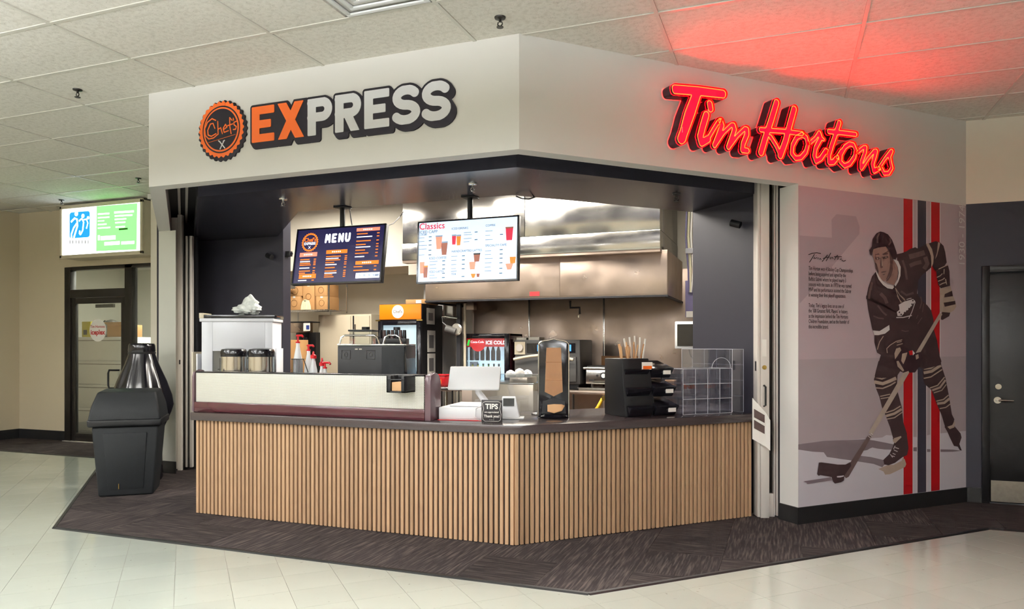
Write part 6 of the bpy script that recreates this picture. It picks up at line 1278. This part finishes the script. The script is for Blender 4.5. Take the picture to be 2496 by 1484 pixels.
# coffee brewer, carton under it
tb3 = thing('back_bench', 'ivory bench against the left kitchen wall', 'bench', (0, 0, .004)); part('top', MB().box(-7.3, 8.3, .86, ax0 - .03, 9.1, .90), 'stainless', tb3, .004); part('body', MB().box(-7.25, 8.4, 0, ax0 - .06, 9.05, .86), 'ivory_metal', tb3)
a, b, c_, d_ = kb(690, 786, 757, 905, 8.5); br_ = thing('coffee_brewer', 'black and steel coffee brewer behind the sauce bottles', 'coffee brewer', (0, 0, .905))
z1 = d_ - .905; z2 = at(720, 810, 8.5).z - .905; z3_ = at(720, 826, 8.5).z - .905
part('head', MB().box(a, 8.5, z2, b - .12, 8.72, z1), 'stainless', br_, .006); part('lid', MB().box(a, 8.49, z1, b, 8.72, z1 + .015), 'black_plastic', br_); part('funnel', MB().lathe([(.06, z3_ - .03), (.10, z2)], (a + b) / 2 + .03, 8.62, 18), 'black_plastic', br_)
part('back', MB().box((a + b) / 2 - .10, 8.62, 0, b, 8.72, z2), 'black_plastic', br_); part('tap', MB().cyl(b - .10, 8.52, z3_ - .05, z3_ + .02, .03, 12), 'black_gloss', br_)
lb_ = part('picture_label', MB().box(b - .11, 8.485, z2 + .02, b, 8.492, z1 - .01), 'paper', br_); part('label_print', MB().box(b - .06, 8.481, z2 + .04, b - .01, 8.485, z1 - .04), 'ink_blue', lb_)
a, b, c_, d_ = kb(660, 829, 716, 900, 8.15); ctn = thing('carton', 'brown carton with curved print standing left of the coffee brewer', 'carton', ((a + b) / 2, 8.31, .905)); part('body', MB().box(a - (a + b) / 2, 0, 0, b - (a + b) / 2, .16, d_ - .90), 'cardboard', ctn, .004)
part('print', MB().tube([(.06 + .05 * math.cos(q), -.002, .14 + .08 * math.sin(q)) for q in np.linspace(2.2, 4.0, 8)], .004, 5).tube([(.06 + .05 * math.cos(q), -.002, .14 + .08 * math.sin(q)) for q in np.linspace(-.9, .9, 8)], .004, 5), 'carton_print', ctn)
# right strip: panel, cables, monitor, cup holder
p0 = at(1688, 560, 8.6); cb = thing('cable_bundle', 'pale cables hanging down beside the hood', 'cables', (at(1682, 600, 8.6).x, 8.60, 0))
for k, (dx, m) in enumerate(((-.03, 'purple_sheet'), (.0, 'filter_paper'), (.03, 'paper'))): part('cable', MB().tube([(dx, 0, 3.28), (dx - .02, .01, 2.7), (dx + .01, 0, 2.3), (dx * .4, .0, 2.05)], .010, 6), m, cb)
part('clamp', MB().box(-.05, -.02, 2.50, .08, .02, 2.56), 'chrome', cb)
a, b, c_, d_ = kb(1667, 681, 1705, 772, 8.5); ps = thing('wall_panel', 'mauve grey control panel on the wall above the monitor', 'control panel', ((a + b) / 2, 8.62, c_)); part('case', MB().box(-(b - a) / 2, 0, 0, (b - a) / 2, .1, d_ - c_), 'purple_sheet', ps, .006); part('sticker', MB().box(-(b - a) / 2 + .01, -.004, .0, (b - a) / 2, 0, .07), 'paper', ps)
a, b, c_, d_ = kb(1645, 783, 1722, 850, 7.9); mn = thing('order_monitor', 'white-framed monitor showing black beside the dark wall', 'monitor', ((a + b) / 2, 7.90, c_)); w_, h2 = (b - a) / 2, d_ - c_
part('case', MB().box(-w_, 0, 0, w_, .06, h2), 'white_plastic', mn, .008); part('display', MB().box(-w_ + .025, -.004, .03, w_ - .025, .0, h2 - .03), 'screen_black', mn); part('bracket', MB().box(-.03, .06, h2 * .4, .03, .3, h2 * .6), 'black_plastic', mn); part('cable', MB().tube([(-.02, .03, .0), (.0, .03, -.08), (.06, .03, -.14), (.14, .03, -.16)], .006, 6), 'wire', mn)
tb4 = thing('side_table', 'steel side table below the monitor', 'table', (0, 0, .004)); part('top', MB().box(-1.55, 7.45, .93, -.75, 7.95, .97), 'stainless', tb4, .004)
for q in (-1.5, -.8):
    for y in (7.5, 7.9): part('leg', MB().cyl(q, y, 0, .93, .018, 8), 'chrome', tb4)
p = at(1634, 905, 7.6); cup_holder('cup_sleeve_box', 'black box of yellow and brown cup sleeves below the monitor', (p.x, 7.62, .975), math.radians(10), 1.35)
w = thing('screen_cable', 'thin black cable looping from the soffit to the dark menu screen', 'cable', (0, 0, 0))
part('run', MB().tube([tuple(at(984, 515, 6.6)), tuple(at(975, 528, 6.6)), tuple(at(958, 545, 6.5)), tuple(at(940, 552, 6.2)), tuple(at(930, 562, 5.75))], .005, 6), 'wire', w); part('drop', MB().tube([tuple(at(852, 508, 5.8)), tuple(at(855, 530, 5.75)), tuple(at(858, 548, 5.7))], .005, 6), 'wire', w)
w = thing('soffit_cable', 'black cable sagging from the soffit edge above the till', 'cable', (0, 0, 0)); part('loop', MB().tube([tuple(at(1258, 478, 5.74)), tuple(at(1272, 484, 5.74)), tuple(at(1290, 485, 5.76)), tuple(at(1304, 480, 5.9))], .006, 6), 'wire', w); part('clip', MB().box(-2.17, 5.735, 2.71, -2.15, 5.745, 2.73), 'wire', w)
